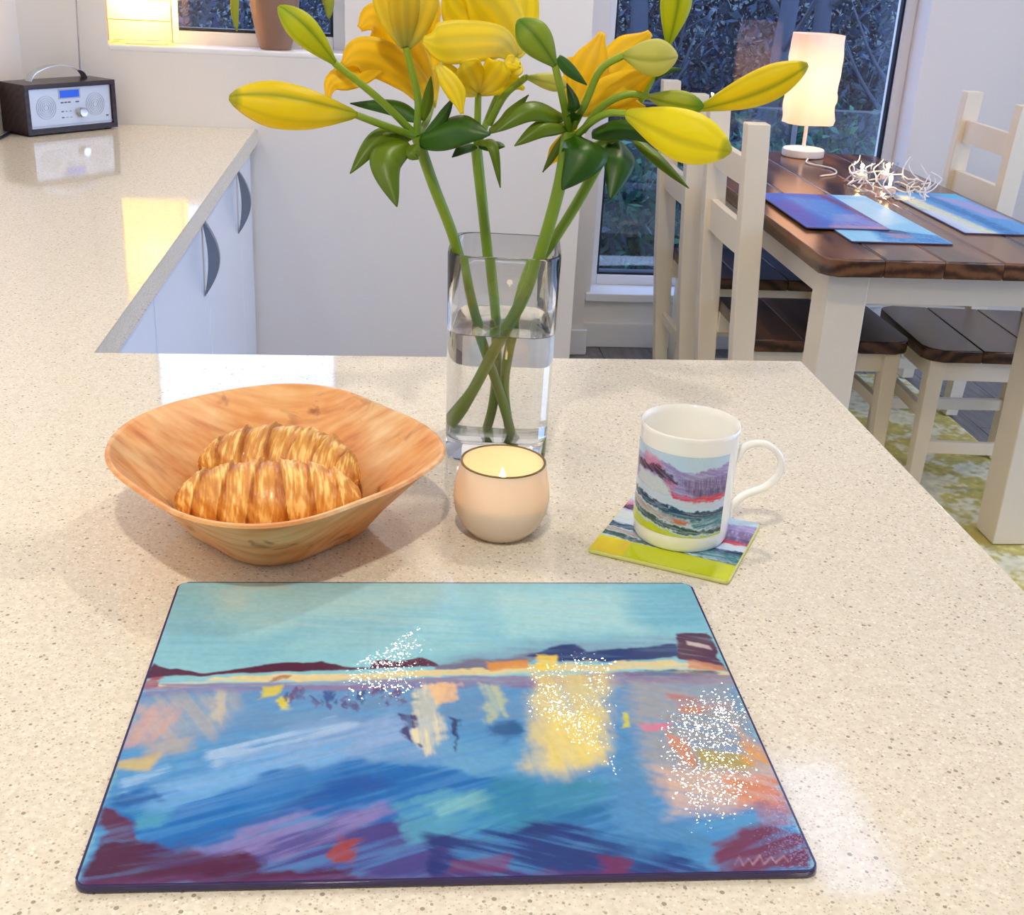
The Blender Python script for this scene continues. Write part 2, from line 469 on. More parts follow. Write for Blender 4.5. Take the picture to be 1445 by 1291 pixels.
BUDS = [(0, (-0.0316, 1.06, 1.2395), (-0.1302, 1.02, 1.2541), 0.019, 'yellow', [(0.0186, 1.1, 1.2181), (-0.0062, 1.08, 1.2284), (-0.0316, 1.06, 1.2395)]), (0, (-0.0503, 1.09, 1.2777), (-0.0952, 1.08, 1.3214), 0.0122, 'lime', [(0.0192, 1.1, 1.2193), (-0.0125, 1.095, 1.2489), (-0.0503, 1.09, 1.2777)]), (1, (0.0676, 1.16, 1.3303), (0.0606, 1.16, 1.371), 0.0109, 'lime', [(0.0864, 1.17, 1.2942), (0.0722, 1.165, 1.3183), (0.0676, 1.16, 1.3303)]), (2, (0.1331, 1.05, 1.2869), (0.1006, 1.05, 1.321), 0.0136, 'green', [(0.1541, 1.09, 1.2304), (0.1412, 1.06, 1.2645), (0.1331, 1.05, 1.2869)]), (2, (0.1939, 1.07, 1.2956), (0.2359, 1.05, 1.2978), 0.015, 'pale', [(0.1571, 1.09, 1.2317), (0.1654, 1.08, 1.2543), (0.1761, 1.075, 1.2829), (0.1939, 1.07, 1.2956)]), (2, (0.1146, 1.1, 1.2716), (0.1539, 1.12, 1.2633), 0.0075, 'pale', [(0.0855, 1.12, 1.2282), (0.0975, 1.11, 1.2543), (0.1146, 1.1, 1.2716)]), (3, (0.2379, 1.1, 1.3043), (0.241, 1.1, 1.3659), 0.0136, 'lime', [(0.1921, 1.13, 1.2052), (0.2139, 1.12, 1.239), (0.2272, 1.11, 1.2714), (0.2379, 1.1, 1.3043)]), (3, (0.2197, 1.08, 1.2617), (0.2651, 1.06, 1.2575), 0.0102, 'greentip', [(0.1662, 1.09, 1.229), (0.1814, 1.085, 1.2514), (0.2015, 1.08, 1.2628), (0.2197, 1.08, 1.2617)]), (3, (0.2672, 1.08, 1.2534), (0.3485, 1.05, 1.2961), 0.015, 'yellow', [(0.1834, 1.12, 1.2128), (0.2069, 1.11, 1.2245), (0.2403, 1.09, 1.2396), (0.2672, 1.08, 1.2534)]), (3, (0.1985, 1.06, 1.2491), (0.2766, 1.0, 1.2295), 0.0211, 'lemon', [(0.162, 1.09, 1.2258), (0.1722, 1.08, 1.2384), (0.1843, 1.07, 1.2474), (0.1985, 1.06, 1.2491)])]
FLOWERS = [(0, 'orange', [([(0.0336, 1.14, 1.238), (0.0185, 1.14, 1.2621), (-0.005, 1.13, 1.2814), (-0.0312, 1.11, 1.2685), (-0.0517, 1.09, 1.262), (-0.0561, 1.08, 1.2495)], 0.0116), ([(0.0336, 1.14, 1.238), (0.0204, 1.15, 1.2734), (-0.0009, 1.15, 1.2992), (-0.0184, 1.14, 1.3109), (-0.0299, 1.13, 1.304)], 0.0177), ([(0.0336, 1.14, 1.238), (0.0309, 1.16, 1.268), (0.0254, 1.17, 1.299), (0.0302, 1.18, 1.3248), (0.035, 1.18, 1.343)], 0.015), ([(0.0336, 1.14, 1.238), (0.0152, 1.13, 1.263), (-0.0099, 1.12, 1.2796), (-0.0312, 1.11, 1.2831), (-0.0436, 1.1, 1.2753)], 0.017)], [(0.0217, 1.1, 1.2194), (0.0295, 1.12, 1.2292), (0.0336, 1.14, 1.238)]), (0, 'tube', [([(0.0101, 1.1, 1.292), (0.0033, 1.09, 1.3107), (-0.0052, 1.08, 1.3303), (-0.0157, 1.07, 1.3599)], 0.0136), ([(0.0101, 1.1, 1.292), (0.017, 1.09, 1.3113), (0.0235, 1.08, 1.3316), (0.0334, 1.08, 1.3594)], 0.0136), ([(0.0101, 1.1, 1.292), (0.0091, 1.08, 1.3143), (0.0081, 1.06, 1.3345), (0.0069, 1.03, 1.3641)], 0.0136), ([(0.0101, 1.1, 1.292), (0.0125, 1.12, 1.3122), (0.0161, 1.14, 1.3317), (0.0202, 1.16, 1.3633)], 0.015)], [(0.0205, 1.1, 1.2194), (0.0212, 1.1, 1.2496), (0.0146, 1.1, 1.2759), (0.0101, 1.1, 1.292)]), (1, 'yellow', [([(0.1108, 1.16, 1.2836), (0.092, 1.12, 1.2992), (0.0623, 1.09, 1.3007), (0.0375, 1.07, 1.2994), (0.0239, 1.07, 1.301)], 0.0184), ([(0.1108, 1.16, 1.2836), (0.1003, 1.15, 1.3083), (0.0828, 1.14, 1.3288), (0.0568, 1.13, 1.3454)], 0.0231), ([(0.1108, 1.16, 1.2836), (0.1152, 1.17, 1.3046), (0.1167, 1.18, 1.3316), (0.1142, 1.19, 1.3614)], 0.0163), ([(0.1108, 1.16, 1.2836), (0.0812, 1.15, 1.3075), (0.058, 1.14, 1.3219), (0.0415, 1.13, 1.3419)], 0.0177), ([(0.1108, 1.16, 1.2836), (0.1074, 1.12, 1.2778), (0.1016, 1.1, 1.2823), (0.1066, 1.08, 1.2808)], 0.0082)], [(0.0778, 1.13, 1.2108), (0.0934, 1.15, 1.2466), (0.1108, 1.16, 1.2836)]), (1, 'yellow', [([(0.0749, 1.12, 1.2542), (0.0688, 1.1, 1.2681), (0.0628, 1.085, 1.2775), (0.0574, 1.08, 1.2846)], 0.0129), ([(0.0749, 1.12, 1.2542), (0.0837, 1.1, 1.2686), (0.0883, 1.085, 1.2785), (0.0912, 1.08, 1.286)], 0.0129), ([(0.0749, 1.12, 1.2542), (0.061, 1.1, 1.2618), (0.0457, 1.08, 1.2738), (0.0326, 1.07, 1.2794)], 0.0088), ([(0.0368, 1.07, 1.2812), (0.0438, 1.06, 1.2722), (0.0522, 1.055, 1.2605), (0.0575, 1.055, 1.244)], 0.0082), ([(0.0749, 1.12, 1.2542), (0.0905, 1.12, 1.2609), (0.1042, 1.12, 1.265), (0.1159, 1.12, 1.2594)], 0.0082)], [(0.076, 1.13, 1.2076), (0.0754, 1.125, 1.2333), (0.0749, 1.12, 1.2542)]), (2, 'orange', [([(0.1632, 1.12, 1.2403), (0.1678, 1.12, 1.2663), (0.1753, 1.12, 1.2865), (0.184, 1.13, 1.3095)], 0.017), ([(0.1632, 1.12, 1.2403), (0.1902, 1.13, 1.271), (0.2127, 1.14, 1.2943), (0.2314, 1.15, 1.3102)], 0.0177), ([(0.1632, 1.12, 1.2403), (0.1832, 1.1, 1.2587), (0.2028, 1.09, 1.2683), (0.2245, 1.08, 1.2843)], 0.015), ([(0.1632, 1.12, 1.2403), (0.1824, 1.11, 1.2484), (0.2027, 1.1, 1.2528), (0.2201, 1.09, 1.251)], 0.0095), ([(0.1632, 1.12, 1.2403), (0.163, 1.13, 1.2638), (0.1596, 1.14, 1.2762), (0.149, 1.14, 1.2795)], 0.0136), ([(0.1632, 1.12, 1.2403), (0.1582, 1.12, 1.2182), (0.1492, 1.12, 1.2059), (0.139, 1.12, 1.1916)], 0.0082)], [(0.155, 1.09, 1.2255), (0.1571, 1.1, 1.2334), (0.1632, 1.12, 1.2403)])]
LEAVES = [(0, [(0.0155, 1.1, 1.2192), (-0.0122, 1.08, 1.2181), (-0.0365, 1.06, 1.1905)], 0.0095, 'mid'), (0, [(0.0124, 1.09, 1.2144), (-0.0058, 1.06, 1.2034), (0.0036, 1.04, 1.1672)], 0.0143, 'mid'), (0, [(0.0228, 1.09, 1.2172), (0.0539, 1.06, 1.2321), (0.0817, 1.05, 1.2286)], 0.0163, 'dark'), (0, [(0.0217, 1.11, 1.2315), (-0.0003, 1.12, 1.2404), (-0.0387, 1.13, 1.2402)], 0.0082, 'dark'), (0, [(0.0277, 1.09, 1.221), (0.0406, 1.08, 1.2361), (0.0506, 1.07, 1.2553)], 0.0054, 'dark'), (0, [(0.0252, 1.1, 1.2317), (0.0296, 1.09, 1.251), (0.0313, 1.08, 1.2709)], 0.0048, 'mid'), (0, [(0.0217, 1.09, 1.2117), (0.0167, 1.08, 1.207), (0.0217, 1.08, 1.2011)], 0.0068, 'mid'), (1, [(0.0754, 1.13, 1.2076), (0.0627, 1.1, 1.2098), (0.0518, 1.09, 1.2024)], 0.0054, 'dark'), (1, [(0.0765, 1.13, 1.2108), (0.0887, 1.11, 1.211), (0.0965, 1.1, 1.1752)], 0.0054, 'mid'), (1, [(0.0857, 1.12, 1.2219), (0.0994, 1.1, 1.2374), (0.1168, 1.09, 1.2579)], 0.0061, 'mid'), (1, [(0.0779, 1.13, 1.2077), (0.0927, 1.12, 1.2097), (0.0996, 1.11, 1.2102)], 0.0054, 'dark'), (2, [(0.1484, 1.09, 1.2405), (0.1177, 1.07, 1.2479), (0.086, 1.06, 1.2291)], 0.0095, 'mid'), (2, [(0.152, 1.09, 1.2328), (0.1277, 1.07, 1.2334), (0.1036, 1.06, 1.2185)], 0.0082, 'mid'), (2, [(0.1601, 1.09, 1.2257), (0.1649, 1.05, 1.2185), (0.1443, 1.04, 1.186)], 0.0204, 'dark'), (2, [(0.1357, 1.05, 1.2937), (0.147, 1.05, 1.284), (0.161, 1.05, 1.2721)], 0.0061, 'dark'), (2, [(0.1538, 1.09, 1.2346), (0.1555, 1.07, 1.2522), (0.1455, 1.06, 1.2716)], 0.0068, 'dark'), (3, [(0.2039, 1.12, 1.218), (0.2024, 1.09, 1.2056), (0.1921, 1.07, 1.1732)], 0.015, 'dark'), (3, [(0.1761, 1.1, 1.2261), (0.2039, 1.08, 1.2348), (0.2356, 1.06, 1.2236)], 0.0102, 'dark'), (3, [(0.2168, 1.11, 1.2218), (0.2371, 1.09, 1.2067), (0.262, 1.07, 1.1854)], 0.0061, 'mid'), (3, [(0.2282, 1.11, 1.2745), (0.2351, 1.1, 1.2817), (0.2497, 1.09, 1.285)], 0.0041, 'dark'), (2, [(0.1512, 1.09, 1.2266), (0.1423, 1.1, 1.2051), (0.1354, 1.11, 1.1887)], 0.0034, 'mid')]
PAINT = [
  ((134, 192, 208), [(-0.027, -0.026), (1.021, -0.033), (0.997, 0.46), (-0.005, 0.483)], 0.01, 1, 0.25, 0, 0.012),
  ((176, 214, 216), [(0.047, -0.027), (0.528, -0.03), (0.532, 0.247), (0.13, 0.259)], 0.09, 0.75, 0.4, 5, 0.012),
  ((112, 178, 206), [(0.235, 0.161), (0.524, 0.09), (0.621, 0.262), (0.192, 0.259)], 0.04, 0.55, 0.5, 5, 0.012),
  ((110, 176, 205), [(0.01, 0.185), (0.216, 0.245), (0.2, 0.357), (0.0, 0.328)], 0.05, 0.5, 0.4, 0, 0.012),
  ((190, 208, 200), [(0.083, 0.051), (0.135, 0.045), (0.136, 0.129), (0.085, 0.129)], 0.03, 0.6, 0.2, 0, 0.012),
  ((205, 200, 185), [(0.103, -0.003), (0.224, -0.01), (0.2, 0.031), (0.094, 0.038)], 0.02, 0.45, 0.2, 0, 0.012),
  ((180, 216, 216), [(0.608, 0.04), (0.862, 0.022), (0.861, 0.218), (0.636, 0.232)], 0.06, 0.6, 0.4, 10, 0.012),
  ((104, 174, 204), [(0.84, -0.032), (1.021, -0.033), (1.001, 0.219), (0.865, 0.187)], 0.04, 0.6, 0.3, 0, 0.012),
  ((112, 140, 172), [(0.491, 0.347), (0.672, 0.262), (0.937, 0.243), (0.923, 0.322), (0.515, 0.374)], 0.03, 0.6, 0.3, 3, 0.012),
  ((78, 36, 66), [(-0.001, 0.395), (0.003, 0.345), (0.036, 0.372), (0.084, 0.383), (0.148, 0.373), (0.2, 0.352), (0.247, 0.347), (0.286, 0.339), (0.327, 0.364), (0.369, 0.365), (0.375, 0.34), (0.399, 0.332), (0.418, 0.349), (0.454, 0.332), (0.493, 0.355), (0.493, 0.366), (0.321, 0.375), (0.109, 0.391), (-0.0, 0.403)], 0.003, 1, 0, 0, 0.006),
  ((108, 98, 128), [(0.491, 0.36), (0.591, 0.339), (0.669, 0.306), (0.669, 0.334), (0.589, 0.367), (0.49, 0.382)], 0.008, 0.9, 0.2, 3, 0.012),
  ((34, 56, 112), [(0.644, 0.328), (0.689, 0.292), (0.716, 0.28), (0.738, 0.277), (0.755, 0.312), (0.81, 0.301), (0.923, 0.282), (0.925, 0.325), (0.816, 0.347), (0.702, 0.351)], 0.005, 1, 0.1, 0, 0.006),
  ((82, 44, 74), [(0.929, 0.234), (0.995, 0.231), (0.993, 0.323), (0.997, 0.388), (0.919, 0.342)], 0.004, 1, 0.3, 20, 0.006),
  ((215, 200, 195), [(0.944, 0.264), (0.982, 0.285), (0.984, 0.3), (0.943, 0.282)], 0.004, 0.7, 0, 0, 0.004),
  ((224, 202, 142), [(-0.003, 0.434), (0.11, 0.404), (0.321, 0.386), (0.515, 0.38), (0.664, 0.362), (0.905, 0.348), (0.996, 0.382), (0.995, 0.401), (0.837, 0.38), (0.514, 0.401), (0.228, 0.416), (0.003, 0.441)], 0.003, 0.9, 0.6, 1, 0.008),
  ((210, 140, 62), [(0.575, 0.35), (0.647, 0.34), (0.646, 0.373), (0.579, 0.378)], 0.005, 0.95, 0.2, 0, 0.006),
  ((236, 205, 86), [(0.661, 0.323), (0.699, 0.323), (0.699, 0.384), (0.662, 0.384)], 0.006, 0.9, 0.3, 0, 0.012),
  ((150, 52, 60), [(-0.002, 0.408), (0.03, 0.398), (0.027, 0.429), (0.0, 0.444)], 0.004, 0.9, 0.2, 0, 0.012),
  ((130, 40, 60), [(0.204, 0.405), (0.239, 0.395), (0.228, 0.416), (0.203, 0.426)], 0.004, 0.8, 0.2, 0, 0.012),
  ((205, 130, 82), [(0.935, 0.342), (0.988, 0.36), (0.991, 0.382), (0.939, 0.376)], 0.004, 0.8, 0.3, 10, 0.012),
  ((40, 50, 90), [(0.811, 0.386), (0.976, 0.382), (0.986, 0.407), (0.82, 0.413)], 0.004, 0.8, 0.3, 2, 0.012),
  ((70, 136, 196), [(-0.004, 0.449), (0.23, 0.437), (0.513, 0.425), (0.833, 0.408), (1.0, 0.409), (1.0, 1.046), (-0.004, 1.009)], 0.006, 1, 0.2, -18, 0.012),
  ((104, 142, 184), [(-0.004, 0.454), (0.513, 0.43), (1.002, 0.415), (0.997, 0.573), (0.508, 0.587), (-0.005, 0.611)], 0.05, 0.75, 0.5, -4, 0.012),
  ((136, 108, 150), [(-0.001, 0.434), (0.228, 0.419), (0.514, 0.406), (0.836, 0.389), (1.002, 0.401), (0.997, 0.436), (0.829, 0.434), (0.513, 0.446), (0.231, 0.454), (0.003, 0.474)], 0.004, 0.8, 0.5, 1, 0.006),
  ((168, 168, 168), [(-0.005, 0.483), (0.151, 0.456), (0.167, 0.51), (0.133, 0.602), (0.005, 0.622)], 0.03, 0.75, 0.5, 60, 0.012),
  ((206, 160, 148), [(-0.002, 0.512), (0.066, 0.509), (0.07, 0.612), (0.005, 0.633)], 0.02, 0.7, 0.5, -70, 0.012),
  ((198, 185, 160), [(0.117, 0.46), (0.137, 0.461), (0.139, 0.557), (0.125, 0.552)], 0.008, 0.7, 0.3, 80, 0.012),
  ((208, 182, 100), [(0.001, 0.677), (0.05, 0.657), (0.042, 0.707), (-0.001, 0.698)], 0.012, 0.8, 0.4, -20, 0.012),
  ((190, 170, 140), [(0.034, 0.622), (0.101, 0.602), (0.097, 0.656), (0.032, 0.676)], 0.02, 0.6, 0.4, -20, 0.012),
  ((208, 192, 60), [(0.191, 0.441), (0.223, 0.437), (0.223, 0.472), (0.203, 0.477)], 0.006, 0.9, 0.2, 0, 0.012),
  ((212, 198, 56), [(0.232, 0.477), (0.247, 0.477), (0.247, 0.521), (0.233, 0.516)], 0.005, 0.95, 0.2, 0, 0.012),
  ((128, 164, 214), [(0.036, 0.767), (0.19, 0.63), (0.418, 0.538), (0.474, 0.609), (0.271, 0.717), (0.11, 0.826)], 0.03, 0.9, 0.8, -22, 0.012),
  ((140, 168, 212), [(0.262, 0.568), (0.464, 0.563), (0.505, 0.687), (0.248, 0.692)], 0.05, 0.6, 0.6, -20, 0.012),
  ((160, 190, 225), [(0.128, 0.646), (0.328, 0.549), (0.351, 0.566), (0.143, 0.689)], 0.012, 0.8, 0.9, -22, 0.012),
  ((150, 185, 225), [(0.011, 0.737), (0.071, 0.698), (0.071, 0.728), (0.016, 0.766)], 0.008, 0.7, 0.8, -22, 0.012),
  ((98, 158, 202), [(0.485, 0.632), (0.624, 0.635), (0.615, 0.742), (0.503, 0.739)], 0.03, 0.8, 0.5, -20, 0.012),
  ((8, 100, 178), [(-0.002, 0.804), (0.039, 0.751), (0.112, 0.773), (0.181, 0.751), (0.333, 0.677), (0.419, 0.706), (0.515, 0.723), (0.629, 0.767), (0.624, 0.896), (0.459, 0.895), (0.289, 0.835), (0.168, 0.903), (0.078, 0.934)], 0.012, 0.97, 0.35, -22, 0.012),
  ((104, 164, 218), [(0.02, 0.786), (0.146, 0.71), (0.352, 0.616), (0.333, 0.681), (0.153, 0.774), (0.09, 0.825)], 0.02, 0.85, 0.8, -22, 0.012),
  ((10, 66, 150), [(0.334, 0.723), (0.419, 0.753), (0.348, 0.818), (0.239, 0.833)], 0.02, 0.7, 0.5, -20, 0.012),
  ((20, 80, 150), [(0.004, 0.781), (0.057, 0.767), (0.07, 0.791), (0.019, 0.808)], 0.012, 0.8, 0.4, -10, 0.012),
  ((72, 152, 186), [(0.038, 0.827), (0.09, 0.81), (0.097, 0.858), (0.058, 0.871)], 0.012, 0.85, 0.5, -30, 0.012),
  ((64, 44, 122), [(0.079, 0.941), (0.196, 0.9), (0.339, 0.836), (0.499, 0.878), (0.495, 1.003), (0.133, 0.995)], 0.025, 0.9, 0.5, -22, 0.012),
  ((128, 118, 178), [(0.143, 0.93), (0.24, 0.852), (0.399, 0.804), (0.419, 0.835), (0.331, 0.891), (0.248, 0.947)], 0.02, 0.9, 0.8, -28, 0.012),
  ((30, 92, 165), [(0.032, 0.937), (0.162, 0.855), (0.278, 0.831), (0.168, 0.908), (0.053, 0.955)], 0.012, 0.8, 0.7, -22, 0.012),
  ((88, 30, 64), [(0.003, 0.815), (0.048, 0.853), (0.06, 0.903), (0.007, 0.911)], 0.008, 0.95, 0.3, -20, 0.012),
  ((74, 16, 56), [(-0.001, 1.002), (0.002, 0.918), (0.072, 0.896), (0.123, 0.925), (0.208, 0.923), (0.253, 0.98), (0.363, 0.974), (0.364, 1.016)], 0.01, 0.97, 0.3, -10, 0.016),
  ((150, 62, 54), [(0.331, 0.894), (0.367, 0.906), (0.355, 0.957), (0.329, 0.943)], 0.008, 0.9, 0.3, -40, 0.012),
  ((78, 152, 188), [(0.419, 0.816), (0.481, 0.775), (0.585, 0.798), (0.602, 0.881), (0.498, 0.914), (0.439, 0.919)], 0.012, 0.9, 0.6, -25, 0.012),
  ((122, 182, 192), [(0.46, 0.817), (0.544, 0.785), (0.563, 0.82), (0.48, 0.855)], 0.012, 0.8, 0.7, -30, 0.012),
  ((50, 130, 166), [(0.557, 0.741), (0.737, 0.762), (0.729, 0.844), (0.618, 0.9), (0.541, 0.839)], 0.03, 0.85, 0.5, -20, 0.012),
  ((20, 96, 160), [(0.633, 0.841), (0.739, 0.825), (0.741, 0.891), (0.638, 0.906)], 0.02, 0.7, 0.5, -20, 0.012),
  ((24, 40, 112), [(0.459, 0.902), (0.539, 0.887), (0.621, 0.867), (0.757, 0.922), (0.845, 0.991), (0.837, 1.034), (0.457, 1.02)], 0.014, 0.92, 0.6, 20, 0.012),
  ((78, 134, 184), [(0.765, 0.568), (0.799, 0.639), (0.81, 0.847), (0.885, 0.941), (0.753, 0.945), (0.736, 0.806)], 0.03, 0.85, 0.5, 40, 0.012),
  ((46, 110, 170), [(0.699, 0.899), (0.818, 0.921), (0.837, 0.982), (0.729, 0.979)], 0.02, 0.8, 0.6, 20, 0.012),
  ((112, 42, 84), [(0.497, 0.959), (0.575, 0.941), (0.576, 0.991), (0.495, 1.002)], 0.01, 0.85, 0.3, 0, 0.012),
  ((112, 42, 84), [(0.695, 0.948), (0.741, 0.964), (0.726, 1.01), (0.695, 1.009)], 0.01, 0.85, 0.3, 0, 0.012),
  ((228, 216, 172), [(0.454, 0.429), (0.504, 0.43), (0.48, 0.663), (0.466, 0.671), (0.449, 0.645)], 0.01, 0.9, 0.5, 85, 0.012),
  ((232, 184, 134), [(0.473, 0.435), (0.528, 0.43), (0.518, 0.491), (0.49, 0.506)], 0.008, 0.8, 0.4, 80, 0.012),
  ((196, 202, 142), [(0.561, 0.431), (0.597, 0.431), (0.585, 0.551), (0.561, 0.569)], 0.01, 0.7, 0.4, 80, 0.012),
  ((226, 206, 132), [(0.649, 0.395), (0.784, 0.385), (0.771, 0.52), (0.738, 0.703), (0.674, 0.752), (0.614, 0.721), (0.631, 0.589)], 0.025, 0.8, 0.3, 80, 0.012),  # yellow patch: partly artwork, partly a ceiling lamp's reflection painted into the print
  ((238, 214, 110), [(0.666, 0.543), (0.755, 0.535), (0.724, 0.711), (0.65, 0.722)], 0.02, 0.6, 0.3, 80, 0.012),  # stronger yellow inside the same painted-in lamp reflection
  ((168, 160, 150), [(0.806, 0.423), (0.994, 0.415), (1.013, 0.752), (0.975, 0.82), (0.808, 0.792), (0.802, 0.616)], 0.03, 0.7, 0.4, 20, 0.012),
  ((208, 122, 72), [(0.885, 0.502), (0.986, 0.514), (0.981, 0.538), (0.886, 0.532)], 0.01, 0.8, 0.5, 8, 0.012),
  ((190, 90, 70), [(0.872, 0.471), (0.925, 0.485), (0.938, 0.513), (0.873, 0.502)], 0.008, 0.6, 0.4, 10, 0.012),
  ((212, 120, 150), [(0.813, 0.584), (0.863, 0.57), (0.857, 0.603), (0.817, 0.607)], 0.006, 0.85, 0.3, 0, 0.012),
  ((206, 130, 90), [(0.859, 0.617), (0.886, 0.629), (0.881, 0.717), (0.859, 0.717)], 0.01, 0.8, 0.4, 70, 0.012),
  ((172, 152, 62), [(0.896, 0.668), (0.961, 0.687), (0.964, 0.734), (0.896, 0.728)], 0.012, 0.85, 0.4, 20, 0.012),
  ((218, 154, 72), [(0.966, 0.586), (0.991, 0.634), (0.997, 0.735), (0.956, 0.708)], 0.015, 0.85, 0.4, 50, 0.012),
  ((205, 200, 56), [(0.79, 0.54), (0.801, 0.54), (0.795, 0.588), (0.782, 0.592)], 0.005, 0.9, 0.1, 0, 0.012),
  ((214, 180, 162), [(0.815, 0.718), (1.005, 0.74), (0.995, 0.833), (0.813, 0.858)], 0.025, 0.75, 0.4, 15, 0.012),
  ((210, 124, 80), [(0.927, 0.738), (1.009, 0.769), (0.996, 0.856), (0.918, 0.834)], 0.015, 0.8, 0.4, 25, 0.012),
  ((112, 42, 70), [(0.864, 0.933), (0.95, 0.881), (0.998, 0.908), (0.998, 0.993), (0.862, 1.005)], 0.012, 0.92, 0.4, -25, 0.012),
  ((150, 108, 132), [(0.956, 0.832), (1.003, 0.845), (1.001, 0.886), (0.95, 0.881)], 0.012, 0.8, 0.3, -20, 0.012),
  ((34, 84, 140), [(0.566, 0.574), (0.61, 0.566), (0.614, 0.617), (0.574, 0.629)], 0.01, 0.85, 0.4, 0, 0.012),
  ((58, 48, 108), [(0.432, 0.543), (0.452, 0.539), (0.449, 0.636), (0.436, 0.586)], 0.005, 0.9, 0.3, 80, 0.012),
  ((40, 46, 100), [(0.51, 0.545), (0.521, 0.559), (0.516, 0.659), (0.511, 0.61)], 0.004, 0.9, 0.2, 85, 0.012),
  ((40, 60, 130), [(0.241, 0.466), (0.246, 0.477), (0.243, 0.491), (0.238, 0.477)], 0.004, 0.8, 0.2, 80, 0.012),
  ((100, 60, 110), [(0.251, 0.466), (0.257, 0.479), (0.253, 0.497), (0.247, 0.479)], 0.004, 0.8, 0.2, 80, 0.012),
  ((100, 60, 110), [(0.255, 0.443), (0.262, 0.46), (0.257, 0.483), (0.249, 0.46)], 0.004, 0.8, 0.2, 80, 0.012),
  ((72, 58, 118), [(0.266, 0.466), (0.271, 0.478), (0.268, 0.492), (0.263, 0.478)], 0.004, 0.8, 0.2, 80, 0.012),
  ((100, 60, 110), [(0.269, 0.439), (0.277, 0.456), (0.272, 0.478), (0.264, 0.456)], 0.004, 0.8, 0.2, 80, 0.012),
  ((40, 60, 130), [(0.284, 0.477), (0.287, 0.485), (0.285, 0.495), (0.281, 0.485)], 0.004, 0.8, 0.2, 80, 0.012),
  ((100, 60, 110), [(0.285, 0.475), (0.291, 0.491), (0.287, 0.511), (0.28, 0.49)], 0.004, 0.8, 0.2, 80, 0.012),
  ((40, 60, 130), [(0.296, 0.471), (0.303, 0.487), (0.298, 0.508), (0.291, 0.487)], 0.004, 0.8, 0.2, 80, 0.012),
  ((40, 60, 130), [(0.306, 0.457), (0.312, 0.472), (0.307, 0.491), (0.301, 0.472)], 0.004, 0.8, 0.2, 80, 0.012),
  ((72, 58, 118), [(0.311, 0.483), (0.318, 0.499), (0.313, 0.52), (0.306, 0.499)], 0.004, 0.8, 0.2, 80, 0.012),
  ((40, 60, 130), [(0.314, 0.465), (0.319, 0.475), (0.315, 0.488), (0.311, 0.475)], 0.004, 0.8, 0.2, 80, 0.012),
  ((40, 60, 130), [(0.326, 0.472), (0.33, 0.483), (0.327, 0.496), (0.322, 0.483)], 0.004, 0.8, 0.2, 80, 0.012),
  ((100, 60, 110), [(0.337, 0.467), (0.342, 0.48), (0.338, 0.497), (0.333, 0.48)], 0.004, 0.8, 0.2, 80, 0.012),
  ((72, 58, 118), [(0.343, 0.484), (0.348, 0.498), (0.344, 0.516), (0.338, 0.498)], 0.004, 0.8, 0.2, 80, 0.012),
  ((72, 58, 118), [(0.353, 0.489), (0.359, 0.503), (0.354, 0.521), (0.348, 0.503)], 0.004, 0.8, 0.2, 80, 0.012),
  ((40, 60, 130), [(0.358, 0.454), (0.363, 0.467), (0.359, 0.484), (0.354, 0.467)], 0.004, 0.8, 0.2, 80, 0.012),
  ((40, 60, 130), [(0.365, 0.479), (0.369, 0.488), (0.366, 0.5), (0.362, 0.488)], 0.004, 0.8, 0.2, 80, 0.012),
  ((40, 60, 130), [(0.369, 0.443), (0.374, 0.456), (0.37, 0.472), (0.365, 0.456)], 0.004, 0.8, 0.2, 80, 0.012),
  ((100, 60, 110), [(0.383, 0.438), (0.389, 0.454), (0.384, 0.474), (0.378, 0.454)], 0.004, 0.8, 0.2, 80, 0.012),
  ((100, 60, 110), [(0.39, 0.438), (0.395, 0.45), (0.391, 0.466), (0.386, 0.45)], 0.004, 0.8, 0.2, 80, 0.012),
  ((72, 58, 118), [(0.398, 0.438), (0.403, 0.452), (0.398, 0.47), (0.393, 0.452)], 0.004, 0.8, 0.2, 80, 0.012),
  ((100, 60, 110), [(0.401, 0.469), (0.406, 0.482), (0.401, 0.499), (0.396, 0.482)], 0.004, 0.8, 0.2, 80, 0.012),
  ((72, 58, 118), [(0.41, 0.494), (0.414, 0.504), (0.41, 0.518), (0.406, 0.504)], 0.004, 0.8, 0.2, 80, 0.012),
  ((100, 60, 110), [(0.414, 0.462), (0.42, 0.479), (0.414, 0.501), (0.407, 0.479)], 0.004, 0.8, 0.2, 80, 0.012),
  ((100, 60, 110), [(0.423, 0.45), (0.428, 0.464), (0.423, 0.483), (0.418, 0.464)], 0.004, 0.8, 0.2, 80, 0.012),
  ((100, 60, 110), [(0.431, 0.486), (0.437, 0.503), (0.431, 0.523), (0.425, 0.502)], 0.004, 0.8, 0.2, 80, 0.012),
  ((96, 46, 102), [(-0.005, 0.982), (1.002, 1.002), (0.998, 1.04), (-0.002, 1.006)], 0.012, 0.55, 0.4, 0, 0.012),
  ((190, 150, 165), [(0.886, 0.984), (0.897, 0.964), (0.896, 0.967), (0.885, 0.987)], 0.002, 0.8, 0, 0, 0),
  ((190, 150, 165), [(0.897, 0.964), (0.898, 0.985), (0.897, 0.988), (0.896, 0.967)], 0.002, 0.8, 0, 0, 0),
  ((190, 150, 165), [(0.898, 0.985), (0.91, 0.968), (0.909, 0.971), (0.897, 0.988)], 0.002, 0.8, 0, 0, 0),
  ((190, 150, 165), [(0.91, 0.968), (0.912, 0.983), (0.912, 0.987), (0.909, 0.971)], 0.002, 0.8, 0, 0, 0),
  ((190, 150, 165), [(0.912, 0.983), (0.927, 0.961), (0.927, 0.965), (0.912, 0.987)], 0.002, 0.8, 0, 0, 0),
